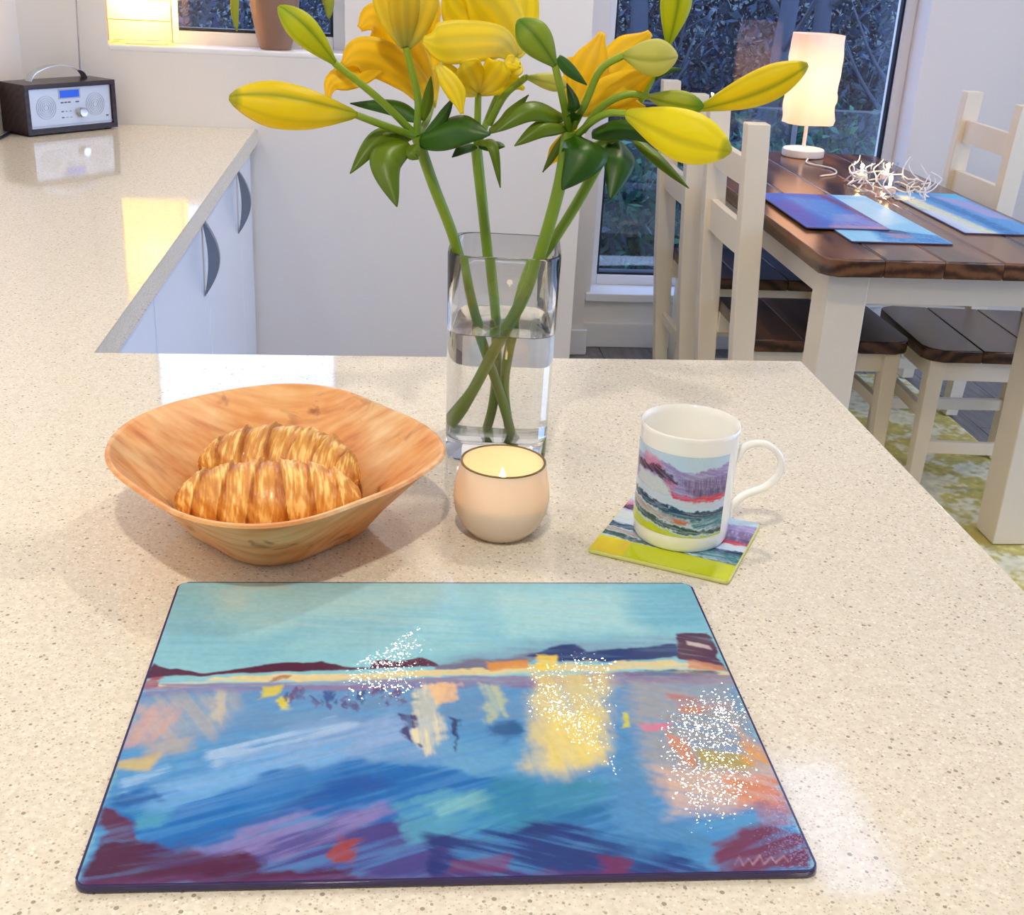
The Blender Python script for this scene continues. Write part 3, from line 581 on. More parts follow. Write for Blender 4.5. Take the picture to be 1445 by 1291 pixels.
  ((190, 150, 165), [(0.927, 0.961), (0.929, 0.982), (0.928, 0.986), (0.927, 0.965)], 0.002, 0.8, 0, 0, 0),
  ((190, 150, 165), [(0.929, 0.982), (0.943, 0.965), (0.942, 0.969), (0.928, 0.986)], 0.002, 0.8, 0, 0, 0),
  ((190, 150, 165), [(0.943, 0.965), (0.945, 0.979), (0.945, 0.983), (0.942, 0.969)], 0.002, 0.8, 0, 0, 0),
  ((190, 150, 165), [(0.945, 0.979), (0.962, 0.963), (0.961, 0.966), (0.945, 0.983)], 0.002, 0.8, 0, 0, 0),
  ((190, 150, 165), [(0.962, 0.963), (0.964, 0.978), (0.963, 0.982), (0.961, 0.966)], 0.002, 0.8, 0, 0, 0),
]
# ================================================================== structure
M_wall = plain('wall_paint', srgb(232, 228, 224), 0.85, bump=0.08, scale=260, vary=0.015)
M_ceil = plain('ceiling_paint', srgb(238, 234, 228), 0.9, bump=0.05, scale=200)
M_trim = plain('white_gloss_trim', srgb(236, 235, 236), 0.35, bump=0.03, scale=80)
M_upvc = plain('white_window_frame', srgb(236, 237, 242), 0.3, bump=0.02, scale=60)
M_dark = plain('black_gasket', srgb(22, 26, 40), 0.5, bump=0.05)
M_pane = pane_glass()

def floor_mat():
    m, N, L, out = new_mat('grey_floor_boards')
    b = principled(N, Roughness=0.28)
    tc = N.new('ShaderNodeTexCoord'); mp = N.new('ShaderNodeMapping'); mp.inputs['Scale'].default_value = (9, 1.2, 1)
    nz = N.new('ShaderNodeTexNoise'); nz.inputs['Scale'].default_value = 6; nz.inputs['Detail'].default_value = 6
    L.new(tc.outputs['Object'], mp.inputs['Vector']); L.new(mp.outputs[0], nz.inputs['Vector'])
    r = N.new('ShaderNodeValToRGB'); ramp_set(r, [(0.3, srgb(84, 82, 86)), (0.7, srgb(122, 118, 118))])
    L.new(nz.outputs['Fac'], r.inputs[0]); L.new(r.outputs[0], b.inputs['Base Color']); L.new(b.outputs[0], out.inputs[0])
    return m
M_floor = floor_mat()

XL, XK, XR = -0.93, 0.508, 3.3          # left wall, end of the kitchen wall, right wall
YK, YD, YB = 3.29, 4.36, -2.6           # kitchen wall, dining wall, wall behind
ZC, ZT = 2.4, 0.91                      # ceiling, worktop

# floor: sub-floor and the boards laid on it (the ones in the dining bay are pieces of their own)
fl = boxes('floor', [(XL-.3, XR+.3, YB-.3, YD+.3, -0.12, -0.012)], plain('screed', srgb(70, 68, 70), 0.8, bump=0.1))
tag(fl, 'dark grey board floor under the dining table', None, kind='structure')
bw = 0.19
n_b = int((XR-XL)/bw)+1
plank = box_me(0.001, bw-0.001, 0, 1, -0.012, 0.0, bev=0.0012, seg=1)
plank.materials.append(M_floor); plank.polygons.foreach_set('use_smooth', [False]*len(plank.polygons))
for i in range(n_b):
    x = XL+i*bw
    off = (i*0.47) % 1.3
    ys = [YB] + [v for v in np.arange(YB+0.4+off, YD, 1.3)] + [YD+0.0]
    for y0, y1 in zip(ys, ys[1:]):
        if y1-y0 < 0.05: continue
        o = bpy.data.objects.new('floor_board', plank); COL.objects.link(o); o.parent = fl
        o.location = (x, y0+0.001, 0); o.scale = (min(1.0, (XR-x)/bw), y1-y0-0.002, 1)

def struct(name, bs, mat, label):
    o = boxes(name, bs, mat); tag(o, label, None, kind='structure'); return o

struct('wall_left', [(XL-.25, XL, YB, YK+.3, 0, ZC)], M_wall, 'off-white side wall behind the radio')
# kitchen wall with the small window opening
KX0, KX1, KZ0, KZ1 = -0.715, -0.125, 1.10, 2.08
struct('wall_back_kitchen', [(XL, KX0, YK, YK+.3, 0, ZC), (KX1, XK, YK, YK+.3, 0, ZC), (KX0, KX1, YK, YK+.3, 0, KZ0), (KX0, KX1, YK, YK+.3, KZ1, ZC),
        (XK-.3, XK, YK+.3, YD+.3, 0, ZC)], M_wall, 'off-white kitchen wall with a small deep window')
# dining wall with the tall window
DX0, DX1, DZ0, DZ1 = 0.735, 1.86, 0.205, 2.12
struct('wall_back_dining', [(XK, DX0, YD, YD+.3, 0, ZC), (DX1, XR+.25, YD, YD+.3, 0, ZC), (DX0, DX1, YD, YD+.3, 0, DZ0), (DX0, DX1, YD, YD+.3, DZ1, ZC)], M_wall, 'pale dining wall around the tall dark window')
struct('wall_boxing', [(XK, 0.70, YD-.10, YD, 0, ZC)], M_wall, 'narrow boxed-in corner at the end of the dining wall')
# right wall with wide glazed doors, wall behind, ceiling with a narrow rooflight
RY0, RY1, RZ1 = 0.2, 3.2, 2.1
struct('wall_right', [(XR, XR+.25, YB, RY0, 0, ZC), (XR, XR+.25, RY1, YD, 0, ZC), (XR, XR+.25, RY0, RY1, RZ1, ZC)], M_wall, 'pale wall beside the dining area')
struct('wall_behind', [(XL-.25, XR+.25, YB-.25, YB, 0, ZC)], M_wall, 'pale wall at the back of the kitchen')
SX0, SX1, SY0, SY1 = 0.995, 1.225, 2.08, 2.66
ce = struct('ceiling', [(XL-.25, SX0, YB-.25, YD+.3, ZC, ZC+.05), (SX1, XR+.25, YB-.25, YD+.3, ZC, ZC+.05), (SX0, SX1, YB-.25, SY0, ZC, ZC+.05), (SX0, SX1, SY1, YD+.3, ZC, ZC+.05)], M_ceil, 'plain white ceiling')

def window(name, x0, x1, z0, z1, y, fw, label, dark=True, mullion=None):
    w = empty(name, (0, 0, 0)); tag(w, label, None, kind='structure')
    bars = [('window_frame', (x0, x0+fw, y, y+.06, z0, z1)), ('window_frame', (x1-fw, x1, y, y+.06, z0, z1)),
            ('window_frame', (x0+fw, x1-fw, y, y+.06, z0, z0+fw)), ('window_frame', (x0+fw, x1-fw, y, y+.06, z1-fw, z1))]
    if mullion: bars.append(('window_frame', (mullion-fw/2, mullion+fw/2, y, y+.06, z0+fw, z1-fw)))
    for n, b in bars: box(n, b, M_upvc, w, bev=0.004)
    g = 0.008
    for b in ((x0+fw, x0+fw+g, y+.012, y+.04, z0+fw, z1-fw), (x1-fw-g, x1-fw, y+.012, y+.04, z0+fw, z1-fw), (x0+fw+g, x1-fw-g, y+.012, y+.04, z0+fw, z0+fw+g), (x0+fw+g, x1-fw-g, y+.012, y+.04, z1-fw-g, z1-fw)):
        box('gasket', b, M_dark, w)
    box('window_pane', (x0+fw+.002, x1-fw-.002, y+.022, y+.028, z0+fw+.002, z1-fw-.002), M_pane, w)
    return w
w1 = window('window_1', KX0, KX1, KZ0, KZ1, YK+.12, 0.035, 'small kitchen window holding a lit lamp and a brown pot')
box('window_sill', (KX0, KX1, YK-.001, YK+.12, KZ0-.012, KZ0+.004), M_trim, w1, bev=0.004)
w2 = window('window_2', DX0, DX1, DZ0, DZ1, YD+.12, 0.04, 'tall dining window showing dark blue dusk garden')
box('window_sill', (DX0-.02, DX1, YD-.02, YD+.12, DZ0-.028, DZ0+.004), M_trim, w2, bev=0.005)
box('outer_sill', (DX0, DX1, YD+.181, YD+.34, DZ0-.03, DZ0+.012), plain('dark_slate_sill', srgb(28, 52, 70), .6), w2, bev=0.003)
# glazed doors in the right wall (they light the room; only their light shows)
w3 = empty('door_1'); tag(w3, 'wide white-framed glazed garden doors in the dining side wall', None, kind='structure')
for k in range(3):
    a = RY0+k*(RY1-RY0)/3; b = a+(RY1-RY0)/3
    for bb in ((XR+.08, XR+.14, a, a+.06, 0, RZ1), (XR+.08, XR+.14, b-.06, b, 0, RZ1), (XR+.08, XR+.14, a+.06, b-.06, 0, .08), (XR+.08, XR+.14, a+.06, b-.06, RZ1-.06, RZ1)):
        box('door_frame', bb, M_upvc, w3, bev=0.004)
    box('door_pane', (XR+.105, XR+.111, a+.06, b-.06, .08, RZ1-.06), M_pane, w3)
rl = empty('window_3'); tag(rl, 'narrow rooflight in the ceiling', None, kind='structure')
for bb in ((SX0, SX0+.012, SY0, SY1, ZC, ZC+.07), (SX1-.012, SX1, SY0, SY1, ZC, ZC+.07), (SX0+.012, SX1-.012, SY0, SY0+.012, ZC, ZC+.07), (SX0+.012, SX1-.012, SY1-.012, SY1, ZC, ZC+.07)):
    box('rooflight_frame', bb, M_upvc, rl)
box('rooflight_pane', (SX0+.012, SX1-.012, SY0+.012, SY1-.012, ZC+.05, ZC+.056), M_pane, rl)

def skirting(name, b, label):
    o = empty(name); tag(o, label, None, kind='structure')
    x0, x1, y0, y1 = b
    box('skirting_board', (x0, x1, y0, y1, 0, 0.095), M_trim, o, bev=0.003)
    return o
skirting('baseboard_dining', (0.70, XR, YD-.016, YD), 'white skirting board below the tall dining window')
skirting('baseboard_boxing', (XK, 0.716, YD-.116, YD-.10), 'white skirting board round the boxed-in corner')
skirting('baseboard_kitchen', (-0.34, XK, YK-.016, YK), 'white skirting board along the kitchen wall')

# ================================================================== kitchen units and worktop
M_quartz = quartz()
M_door = plain('white_gloss_door', srgb(226, 236, 252), 0.22, bump=0.01, scale=30)
M_carc = plain('white_cabinet_carcass', srgb(226, 226, 228), 0.5)
M_steel = plain('brushed_steel', srgb(150, 152, 158), 0.32, bump=0.03, scale=200, Metallic=1.0)
M_pull = plain('dark_satin_steel', srgb(122, 130, 144), 0.4, Metallic=0.35)
XE = -0.3535     # front edge of the side run
poly = [(XL, 0.22), (0.522, 0.22), (0.5205, 1.433), (-0.356, 1.404), (-0.351, YK), (XL, YK)]
wt = link('worktop', prism_me(poly, ZT-.04, ZT, bev=0.006), M_quartz, smooth=0.6)
tag(wt, 'cream speckled quartz L-shaped worktop running from island to side wall', 'worktop')

XD = XE-0.018
def base_unit(y0, y1, label, handle=True):
    u = empty('base_cabinet', (0, 0, 0), 0, label, 'cabinet')
    box('body', (XL+.01, XD-.02, y0, y1, 0.12, ZT-.041), M_carc, u)
    box('plinth', (XL+.01, XD-.06, y0, y1, 0.0, 0.12), M_carc, u)
    d = box('door', (XD-.019, XD, y0+.0015, y1-.0015, 0.13, ZT-.045), M_door, u, bev=0.002)
    if handle:
        yh = y1-.05
        # solid half-moon pull: straight against the door, bowed outwards
        z0h, z1h = .705, .862; nn = 16; hw = .008
        arc = [(XD+.0005+.032*math.sin(PI*i/nn)**.9, z0h+(z1h-z0h)*i/nn) for i in range(nn+1)]
        inner = [(XD+.0005+.010*math.sin(PI*i/nn), z0h+(z1h-z0h)*i/nn) for i in range(nn+1)]
        vs, fs = [], []
        for sgn in (-1, 1):
            for (xa, za) in arc: vs.append((xa, yh+sgn*hw, za))
            for (xa, za) in inner: vs.append((xa, yh+sgn*hw, za))
        m_ = nn+1
        for i in range(nn):
            fs += [(i, i+1, m_+i+1, m_+i), (2*m_+i, 3*m_+i, 3*m_+i+1, 2*m_+i+1), (i, 2*m_+i, 2*m_+i+1, i+1), (m_+i, m_+i+1, 3*m_+i+1, 3*m_+i)]
        h = link('handle', mesh('handle', vs, fs), M_pull, d, smooth=0.7); tag(h, 'dark steel half-moon handle')
    return u
base_unit(2.462, 3.025, 'white base cabinet with half-moon steel handle next to the kitchen wall')
base_unit(1.896, 2.458, 'white base cabinet with half-moon steel handle nearer the island corner')
base_unit(1.40, 1.892, 'white corner base cabinet tight behind the island', handle=False)
fp = empty('filler_panel', (0, 0, 0), 0, 'narrow white filler panel closing the cabinet run at the kitchen wall', 'panel')
box('panel_face', (XD-.019, XD, 3.027, YK-.017, 0.12, ZT-.045), M_door, fp, bev=0.002)
box('panel_side', (XL+.01, XD-.02, 3.027, YK-.001, 0.0, ZT-.041), M_carc, fp)
isl = empty('island_cabinet', (0, 0, 0), 0, 'white island base cabinet carrying the speckled worktop', 'cabinet')
box('body', (XL+.01, 0.47, 0.50, 1.36, 0.12, ZT-.041), M_carc, isl)
box('plinth', (XL+.01, 0.42, 0.54, 1.32, 0.0, 0.12), M_carc, isl)
box('side_panel', (0.47, 0.49, 0.48, 1.39, 0.0, ZT-.041), M_door, isl, bev=0.002)
box('back_panel', (-0.33, 0.469, 1.361, 1.379, 0.12, ZT-.041), M_door, isl, bev=0.002)
# wall cabinets over the side run, with the lamp under them
wc = empty('wall_cabinet', (0, 0, 0), 0, 'white wall cabinet above the side worktop', 'cabinet')
box('body', (XL+.001, XL+.31, 0.3, 1.5, 1.46, 2.2), M_carc, wc)
for k in range(2): box('door', (XL+.311, XL+.33, 0.3+k*.6+.0015, .9+k*.6-.0015, 1.45, 2.2), M_door, wc, bev=0.002)
ul = empty('under_cabinet_light', (XL+.2, 0.9, 1.455), 0, 'slim strip lamp under the wall cabinet', 'lamp')
box('housing', (-.02, .02, -.5, .5, -.012, .004), M_upvc, ul, bev=0.002)
ld = bpy.data.lights.new('strip_light', 'AREA'); ld.shape = 'RECTANGLE'; ld.size = 0.03; ld.size_y = 0.9; ld.energy = 1.5; ld.color = WARM
lo = bpy.data.objects.new('strip_light', ld); COL.objects.link(lo); lo.parent = ul; lo.location = (0, 0, -.014)

# ================================================================== ceiling downlights
M_bulb = emit('downlight_lens', (1.0, 0.9, 0.75), 14)
def downlight(x, y, w, label, size=0.085):
    d = empty('downlight', (x, y, ZC), 0, label, 'light', 'ceiling downlights')
    link('trim_ring', lathe_me([(.034, .0), (.034, -.006), (.045, -.006), (.047, -.002), (.047, 0)], 32, True), M_steel, d, smooth=0.6)
    link('lens', lathe_me([(0, -.003), (.033, -.003)], 24), M_bulb, d)
    lamp_light('downlight_light', d, (0, 0, -.012), w, WARM, kind='AREA', size=size)
    return d
DOWN = [(-0.885, 2.1, 0.55, 'ceiling downlight above the side worktop'), (0.52, 1.55, 1.2, 'ceiling downlight over the far side of the island'),
        (-0.10, 0.05, 2.2, 'ceiling downlight over the near side of the island'), (-0.02, 3.2, 0.5, 'ceiling downlight close to the kitchen wall'), (0.50, 2.74, 0.7, 'ceiling downlight between kitchen and dining table'),
        (0.84, 2.58, 0.5, 'ceiling downlight beside the rooflight'), (2.32, 3.45, 0.8, 'ceiling downlight over the dining chairs'), (2.3, 1.5, 0.8, 'ceiling downlight near the garden doors'), (1.0, -1.2, 1.4, 'ceiling downlight near the back of the kitchen')]
for x, y, k, lb in DOWN: downlight(x, y, DOWNLIGHT_W*k, lb)
# ================================================================== dining table, chairs, rug
M_cream = plain('cream_painted_wood', srgb(238, 224, 198), 0.45, bump=0.06, scale=60, vary=0.02)
M_top = wood('stained_table_top', srgb(66, 42, 28), srgb(122, 82, 52), 0.2, ring=9)
M_seat = wood('stained_seat', srgb(46, 31, 24), srgb(92, 62, 42), 0.25, ring=9)
TX0, TX1, TY0, TY1, TZ = 0.978, 1.69, 2.637, 4.25, 0.76
table = empty('dining_table', ((TX0+TX1)/2, (TY0+TY1)/2, 0), 0, 'dining table with dark plank top and cream painted legs', 'table')
cx, cy0 = (TX0+TX1)/2, (TY0+TY1)/2
npl = 5; pw = (TX1-TX0)/npl
for i in range(npl):
    x0 = TX0-cx+i*pw; x1 = x0+pw
    c = (i == npl-1, i == 0, i == 0, i == npl-1)
    po = round_poly(x0+.0008, x1-.0008, TY0-cy0, TY1-cy0, .035, 6, c)
    link('table_plank', prism_me(po, TZ-.042, TZ, bev=0.005, seg=2), M_top, table, smooth=0.6)
lx0, lx1 = 1.012-cx, 1.656-cx; ly0, ly1 = 2.69-cy0, TY1-.053-cy0
for (x0, x1) in ((lx0, lx0+.1), (lx1-.1, lx1)):
    for (y0, y1) in ((ly0, ly0+.1), (ly1-.1, ly1)):
        box('leg', (x0, x1, y0, y1, .009, TZ-.042), M_cream, table, bev=0.004)
for b in ((lx0+.1, lx1-.1, ly0+.015, ly0+.04, TZ-.122, TZ-.042), (lx0+.1, lx1-.1, ly1-.04, ly1-.015, TZ-.122, TZ-.042),
          (lx0+.015, lx0+.04, ly0+.1, ly1-.1, TZ-.122, TZ-.042), (lx1-.04, lx1-.015, ly0+.1, ly1-.1, TZ-.122, TZ-.042)):
    box('apron', b, M_cream, table, bev=0.002)

def make_chair(label):
    """faces +x; origin on the floor under the seat's middle"""
    c = empty('dining_chair', (0, 0, 0), 0, label, 'chair', 'chairs around the dining table')
    zs = 0.455
    for s in (-1, 1):
        y = s*.19
        # rear post: straight to the seat, leaning back above it
        bm = bmesh.new()
        for za, zb, xa, xb in ((0, .45, -.215, -.232), (.45, 1.0, -.232, -.262)):
            pass
        prof = [(-.205, 0, .042), (-.232, .45, .060), (-.262, 1.0, .058)]
        rings = []
        for px_, pz, wx in prof:
            rings.append([bm.verts.new((px_-wx/2, y-.022, pz)), bm.verts.new((px_+wx/2, y-.022, pz)), bm.verts.new((px_+wx/2, y+.022, pz)), bm.verts.new((px_-wx/2, y+.022, pz))])
        for a, b in zip(rings, rings[1:]):
            for k in range(4): bm.faces.new((a[k], a[(k+1) % 4], b[(k+1) % 4], b[k]))
        bm.faces.new(list(reversed(rings[0]))); bm.faces.new(rings[-1])
        bmesh.ops.bevel(bm, geom=list(bm.edges), offset=.003, segments=2, profile=.5, affect='EDGES')
        link('rear_post', bm_mesh('post', bm), M_cream, c, smooth=0.6)
        bar('leg', (.185, s*.17, zs-.032), (.19, s*.175, 0), .045, .045, M_cream, c, .034, .034, .003)
        bar('stretcher', (-.215, s*.185, .17), (.185, s*.173, .17), .034, .018, M_cream, c, bev=.002)
        bar('seat_rail', (-.2, s*.168, zs-.064), (.17, s*.168, zs-.064), .06, .02, M_cream, c, bev=.002)
    bar('seat_rail', (.185, -.15, zs-.064), (.185, .15, zs-.064), .06, .02, M_cream, c, bev=.002, side=(1, 0, 0))
    bar('stretcher', (.186, -.155, .26), (.186, .155, .26), .034, .018, M_cream, c, bev=.002, side=(1, 0, 0))
    bar('stretcher', (-.212, -.17, .22), (-.212, .17, .22), .034, .018, M_cream, c, bev=.002, side=(1, 0, 0))
    # two curved back rails
    for z0, z1, xo in ((.838, .908, -.2535), (.66, .745, -.245)):
        rail = []
        n = 10; vs = []; fs = []
        for i in range(n+1):
            t = i/n; yy = -.17+.34*t; bow = -.004*math.sin(PI*t)
            for x_, z_ in ((xo-.011+bow, z0), (xo+.011+bow, z0), (xo+.007+bow, z1), (xo-.015+bow, z1)): vs.append((x_, yy, z_))
        for i in range(n):
            for k in range(4): fs.append((i*4+k, i*4+(k+1) % 4, i*4+4+(k+1) % 4, i*4+4+k))
        fs += [(3, 2, 1, 0), (4*n, 4*n+1, 4*n+2, 4*n+3)]
        me = mesh('rail', vs, fs); bm = bmesh.new(); bm.from_mesh(me); bmesh.ops.recalc_face_normals(bm, faces=bm.faces); bm.to_mesh(me); bm.free()
        link('back_rail', me, M_cream, c, smooth=0.7)
    # three seat planks across, scooped rounded front
    xs = [-.232+.03, -.07, .08, .228]
    for i in range(3):
        cr = (i == 2, 0, 0, i == 2)
        po = round_poly(xs[i]+.0008, xs[i+1]-.0008, -.212, .212, .045, 6, cr)
        link('seat_plank', prism_me(po, zs-.034, zs, bev=.004, seg=2), M_seat, c, smooth=0.6)
    return c
ch = make_chair('cream dining chair with dark plank seat, backrest nearest the speckled worktop end')
ch.location = (1.147, 3.18, .009)
ch2 = copy_tree(ch); ch2.location = (1.147, 3.81, .009); ch2['label'] = 'cream dining chair in front of the tall window, half hidden by lily buds'
ch3 = copy_tree(ch); ch3.location = (1.628, 3.11, .009); ch3.rotation_euler = (0, 0, PI-.05); ch3['label'] = 'cream dining chair of which only the dark seat and legs show under the table'
ch4 = copy_tree(ch); ch4.location = (1.655, 3.85, .009); ch4.rotation_euler = (0, 0, PI); ch4['label'] = 'cream dining chair with open backrest against the pale grey wall'

def rug_mat():
    m, N, L, out = new_mat('yellow_rug_wool')
    b = principled(N, Roughness=0.95)
    at = N.new('ShaderNodeAttribute'); at.attribute_name = 'Col'
    L.new(at.outputs['Color'], b.inputs['Base Color']); L.new(b.outputs[0], out.inputs[0])
    return m
rug = empty('rug', (1.3, 3.2, 0), 0, 'mottled yellow and cream rug under the dining table', 'rug')
def rug_surf(U, V):
    x = (U-.5)*1.12; y = (V-.5)*1.76
    z = .002+.006*fbm(x*60, y*60, 0, 4, 3)
    e = np.minimum(np.minimum(U, 1-U)*1.12, np.minimum(V, 1-V)*1.76); z = z*sstep(0, .012, e)+.001
    return x, y, z
me, U, V = grid_me(200, 300, rug_surf)
n = fbm(U*14, V*20, 0, 8); n2 = fbm(U*70, V*110, 0, 9, 2)
g = sstep(.42, .58, n*.7+n2*.3)[..., None]
cols = lin((206, 190, 106))*(1-g)+lin((228, 220, 184))*g
set_colors(me, (cols*(0.75+.5*n2[..., None])).reshape(-1, 3))
link('rug_pile', me, rug_mat(), rug, smooth=4)
box('rug_backing', (-.55, .55, -.87, .87, 0.0005, .0025), plain('rug_backing', srgb(150, 140, 90), .9), rug)

# ================================================================== lamp on the table
def square_shade(w, z0, z1, n=14, m=18, crumple=0.004, seed=2, rc=0.16):
    vs = []; fs = []; per = []
    po = round_poly(-w/2, w/2, -w/2, w/2, w*rc, 4)
    # resample perimeter
    P = [Vector((a, b, 0)) for a, b in po]; k = 64; out = []
    tot = sum((P[(i+1) % len(P)]-P[i]).length for i in range(len(P))); step = tot/k
    acc = 0; i = 0; pos = 0
    cum = [0]
    for j in range(len(P)): cum.append(cum[-1]+(P[(j+1) % len(P)]-P[j]).length)
    for t in range(k):
        s = t*step
        j = max(q for q in range(len(P)) if cum[q] <= s+1e-9)
        f = (s-cum[j])/max(1e-9, cum[j+1]-cum[j]); out.append(P[j].lerp(P[(j+1) % len(P)], f))
    rnd = random.Random(seed)
    for r in range(m+1):
        z = z0+(z1-z0)*r/m
        for q in out:
            nz = float(fbm(np.array([q.x*40+seed]), np.array([q.y*40]), np.array([z*30]), seed, 3)[0])-.5
            sc = 1+nz*crumple*2/(w/2)
            vs.append((q.x*sc, q.y*sc, z))
    for r in range(m):
        for t in range(k):
            t2 = (t+1) % k; fs.append((r*k+t, r*k+t2, (r+1)*k+t2, (r+1)*k+t))
    me = mesh('shade', vs, fs)
    bm = bmesh.new(); bm.from_mesh(me); bmesh.ops.solidify(bm, geom=list(bm.faces), thickness=0.0012); bmesh.ops.recalc_face_normals(bm, faces=bm.faces); bm.to_mesh(me); bm.free()
    return me
M_white = plain('white_lacquer', srgb(236, 232, 228), 0.3, bump=0.02)
tl = empty('table_lamp', (1.405, 4.16, TZ), 0.1, 'lit table lamp with crinkled paper shade on white round base', 'lamp')
link('base', lathe_me([(0, 0), (.068, 0), (.072, .004), (.072, .024), (.068, .028), (.012, .030), (.010, .034), (0, .034)], 40), M_white, tl, smooth=0.6)
link('pole', lathe_me([(.0065, .03), (.0065, .2), (0.011, .202), (.011, .235), (0, .236)], 20), M_white, tl, smooth=0.6)
link('lamp_shade', square_shade(.155, .112, .400, crumple=.007, rc=.3), paper_shade('crinkled_paper', srgb(255, 242, 232), .8, 30, .6), tl, smooth=0.9)
link('bulb', lathe_me([(0, .236), (.012, .238), (.02, .25), (.026, .27), (.022, .29), (.01, .3), (0, .302)], 24), emit('bulb_glass', (1, .75, .42), 20), tl, smooth=2)
lamp_light('lamp_glow', tl, (0, 0, .20), 1.7, (1.0, .62, .36), .03)
# flex lying on the table
cd = smooth_path([(1.40, 4.085, TZ+.0035), (1.37, 3.99, TZ+.0035), (1.42, 3.90, TZ+.0035), (1.40, 3.80, TZ+.0035), (1.33, 3.74, TZ+.0035)], 10)
tag(link('lamp_flex', tube_me(cd, .003, 8), M_white, smooth=2), 'thin white flex trailing across the table from the lamp', 'cord')

# ================================================================== tealight holder
M_wire = plain('white_enamel_wire', srgb(240, 238, 240), .35, bump=.05)
M_thin = pane_glass('thin_cup_glass')
M_wax = plain('white_wax', srgb(246, 240, 228), .4, Subsurface_Weight=0.3)
M_flame = emit('candle_flame', (1.0, .62, .25), 30)
th = empty('tealight_holder', (1.47, 3.53, TZ+.0005), 0, 'white wire branch tealight holder with three lit glass cups', 'candle holder')
rnd = random.Random(5)
def twig(a, r, h, seed):
    q = random.Random(seed); pts = []
    for i in range(5):
        t = i/4
        pts.append((math.cos(a)*(r+.02*math.sin(t*5+seed))+q.uniform(-.01, .01), math.sin(a)*(r*1.6+.02*math.cos(t*4+seed))+q.uniform(-.012, .012), .004+h*t))
    return tube_me(smooth_path(pts, 4), [.0026*(1-.45*i/16) for i in range(17)], 6)
for k in range(18):
    a = 2*PI*k/18+rnd.uniform(-.1, .1)
    link('branch', twig(a, .1+rnd.uniform(-.015, .015), rnd.uniform(.05, .085), k), M_wire, th, smooth=2)
for lv in (.006, .03):
    ring = [(math.cos(2*PI*i/40)*(.1+.012*math.sin(i*2.3+lv*90)), math.sin(2*PI*i/40)*(.16+.014*math.cos(i*1.9)), lv+.006*math.sin(i*1.7)) for i in range(41)]
    link('ring', tube_me(ring, .0024, 6), M_wire, th, smooth=2)
for x, y in ((-.045, .12), (.045, .14), (-.04, -.10)):
    cup = link('glass_cup', lathe_me([(0, .003), (.024, .003), (.027, .008), (.030, .06), (.028, .06), (.0255, .010), (0, .008)], 28), M_thin, th, (x, y, .004), smooth=.8)
    cd_ = link('tealight', lathe_me([(0, .009), (.019, .009), (.019, .024), (.016, .0245), (0, .0235)], 24), M_wax, th, (x, y, .004), smooth=.6)
    link('flame', lathe_me([(0, .0), (.0035, .004), (.0042, .009), (.002, .017), (0, .023)], 12), M_flame, cd_, (0, 0, .026), smooth=2)
    lamp_light('tealight_glow', th, (x, y, .05), .3, (1, .6, .28), .006)

# ================================================================== placemats on the table
M_print = pigment('printed_laminate', .5, spec=.2)
def placemat(x0, x1, y0, y1, rz, z, layers, base, label):
    w, h = x1-x0, y1-y0
    p = empty('placemat', ((x0+x1)/2, (y0+y1)/2, z), rz, label, 'placemat', 'placemats on the dining table')
    me, U, V = grid_me(70, 110, lambda U, V: ((U-.5)*(w-.002), (.5-V)*(h-.002), np.full(U.shape, .0042)))
    me.flip_normals()
    set_colors(me, paint_layers(U, V, layers, h/w, base, int(x0*100)).reshape(-1, 3))
    link('printed_top', me, M_print, p)
    link('mat_board', prism_me(round_poly(-w/2, w/2, -h/2, h/2, .006, 4), .0005, .004, bev=.0008, seg=1), plain('mat_core', srgb(90, 80, 110), .5), p)
    return p
def LY(col, pts, soft=.05, alpha=1, streak=.4, ang=0, warp=.02): return (col, pts, soft, alpha, streak, ang, warp)
placemat(1.10, 1.357, 2.81, 3.42, 0, TZ, [LY((150, 205, 240), [(0, 0), (1, 0), (1, 1), (0, 1)], .02, 1, .3, 80), LY((190, 225, 245), [(.4, .1), (.9, .1), (.95, .6), (.5, .7)], .1, .8, .5, 60),
    LY((40, 120, 200), [(.4, .7), (1, .86), (1, 1), (.3, 1)], .06, .9, .5, 30), LY((70, 70, 110), [(.4, .72), (.7, .78), (.75, .84), (.45, .82)], .02, .8, .3, 30), LY((190, 140, 150), [(.45, .82), (.7, .86), (.7, .92), (.5, .92)], .03, .7, .3, 30)],
    (130, 190, 235), 'pale blue seascape placemat partly under a purple one, nearest table corner')
placemat(1.028, 1.245, 2.935, 3.395, 0, TZ+.0045, [LY((70, 110, 205), [(0, 0), (1, 0), (1, 1), (0, 1)], .02, 1, .4, 70), LY((96, 84, 180), [(0, .2), (.3, .3), (.25, .9), (0, 1)], .08, .8, .7, 70), LY((90, 160, 230), [(.3, .1), (.8, .2), (.8, .8), (.4, .8)], .1, .8, .7, 70),
    LY((175, 170, 215), [(.6, .6), (1, .6), (1, 1), (.3, 1)], .06, .5, .7, 60), LY((120, 60, 70), [(.8, 0), (.9, 0), (1, .5), (1, 1), (.94, .7)], .03, .85, .3, 80), LY((220, 150, 130), [(.3, .93), (1, .93), (1, .99), (.3, .99)], .02, .5, .5, 0)],
    (80, 120, 210), 'purple and blue seascape placemat lying on top of a pale blue one')
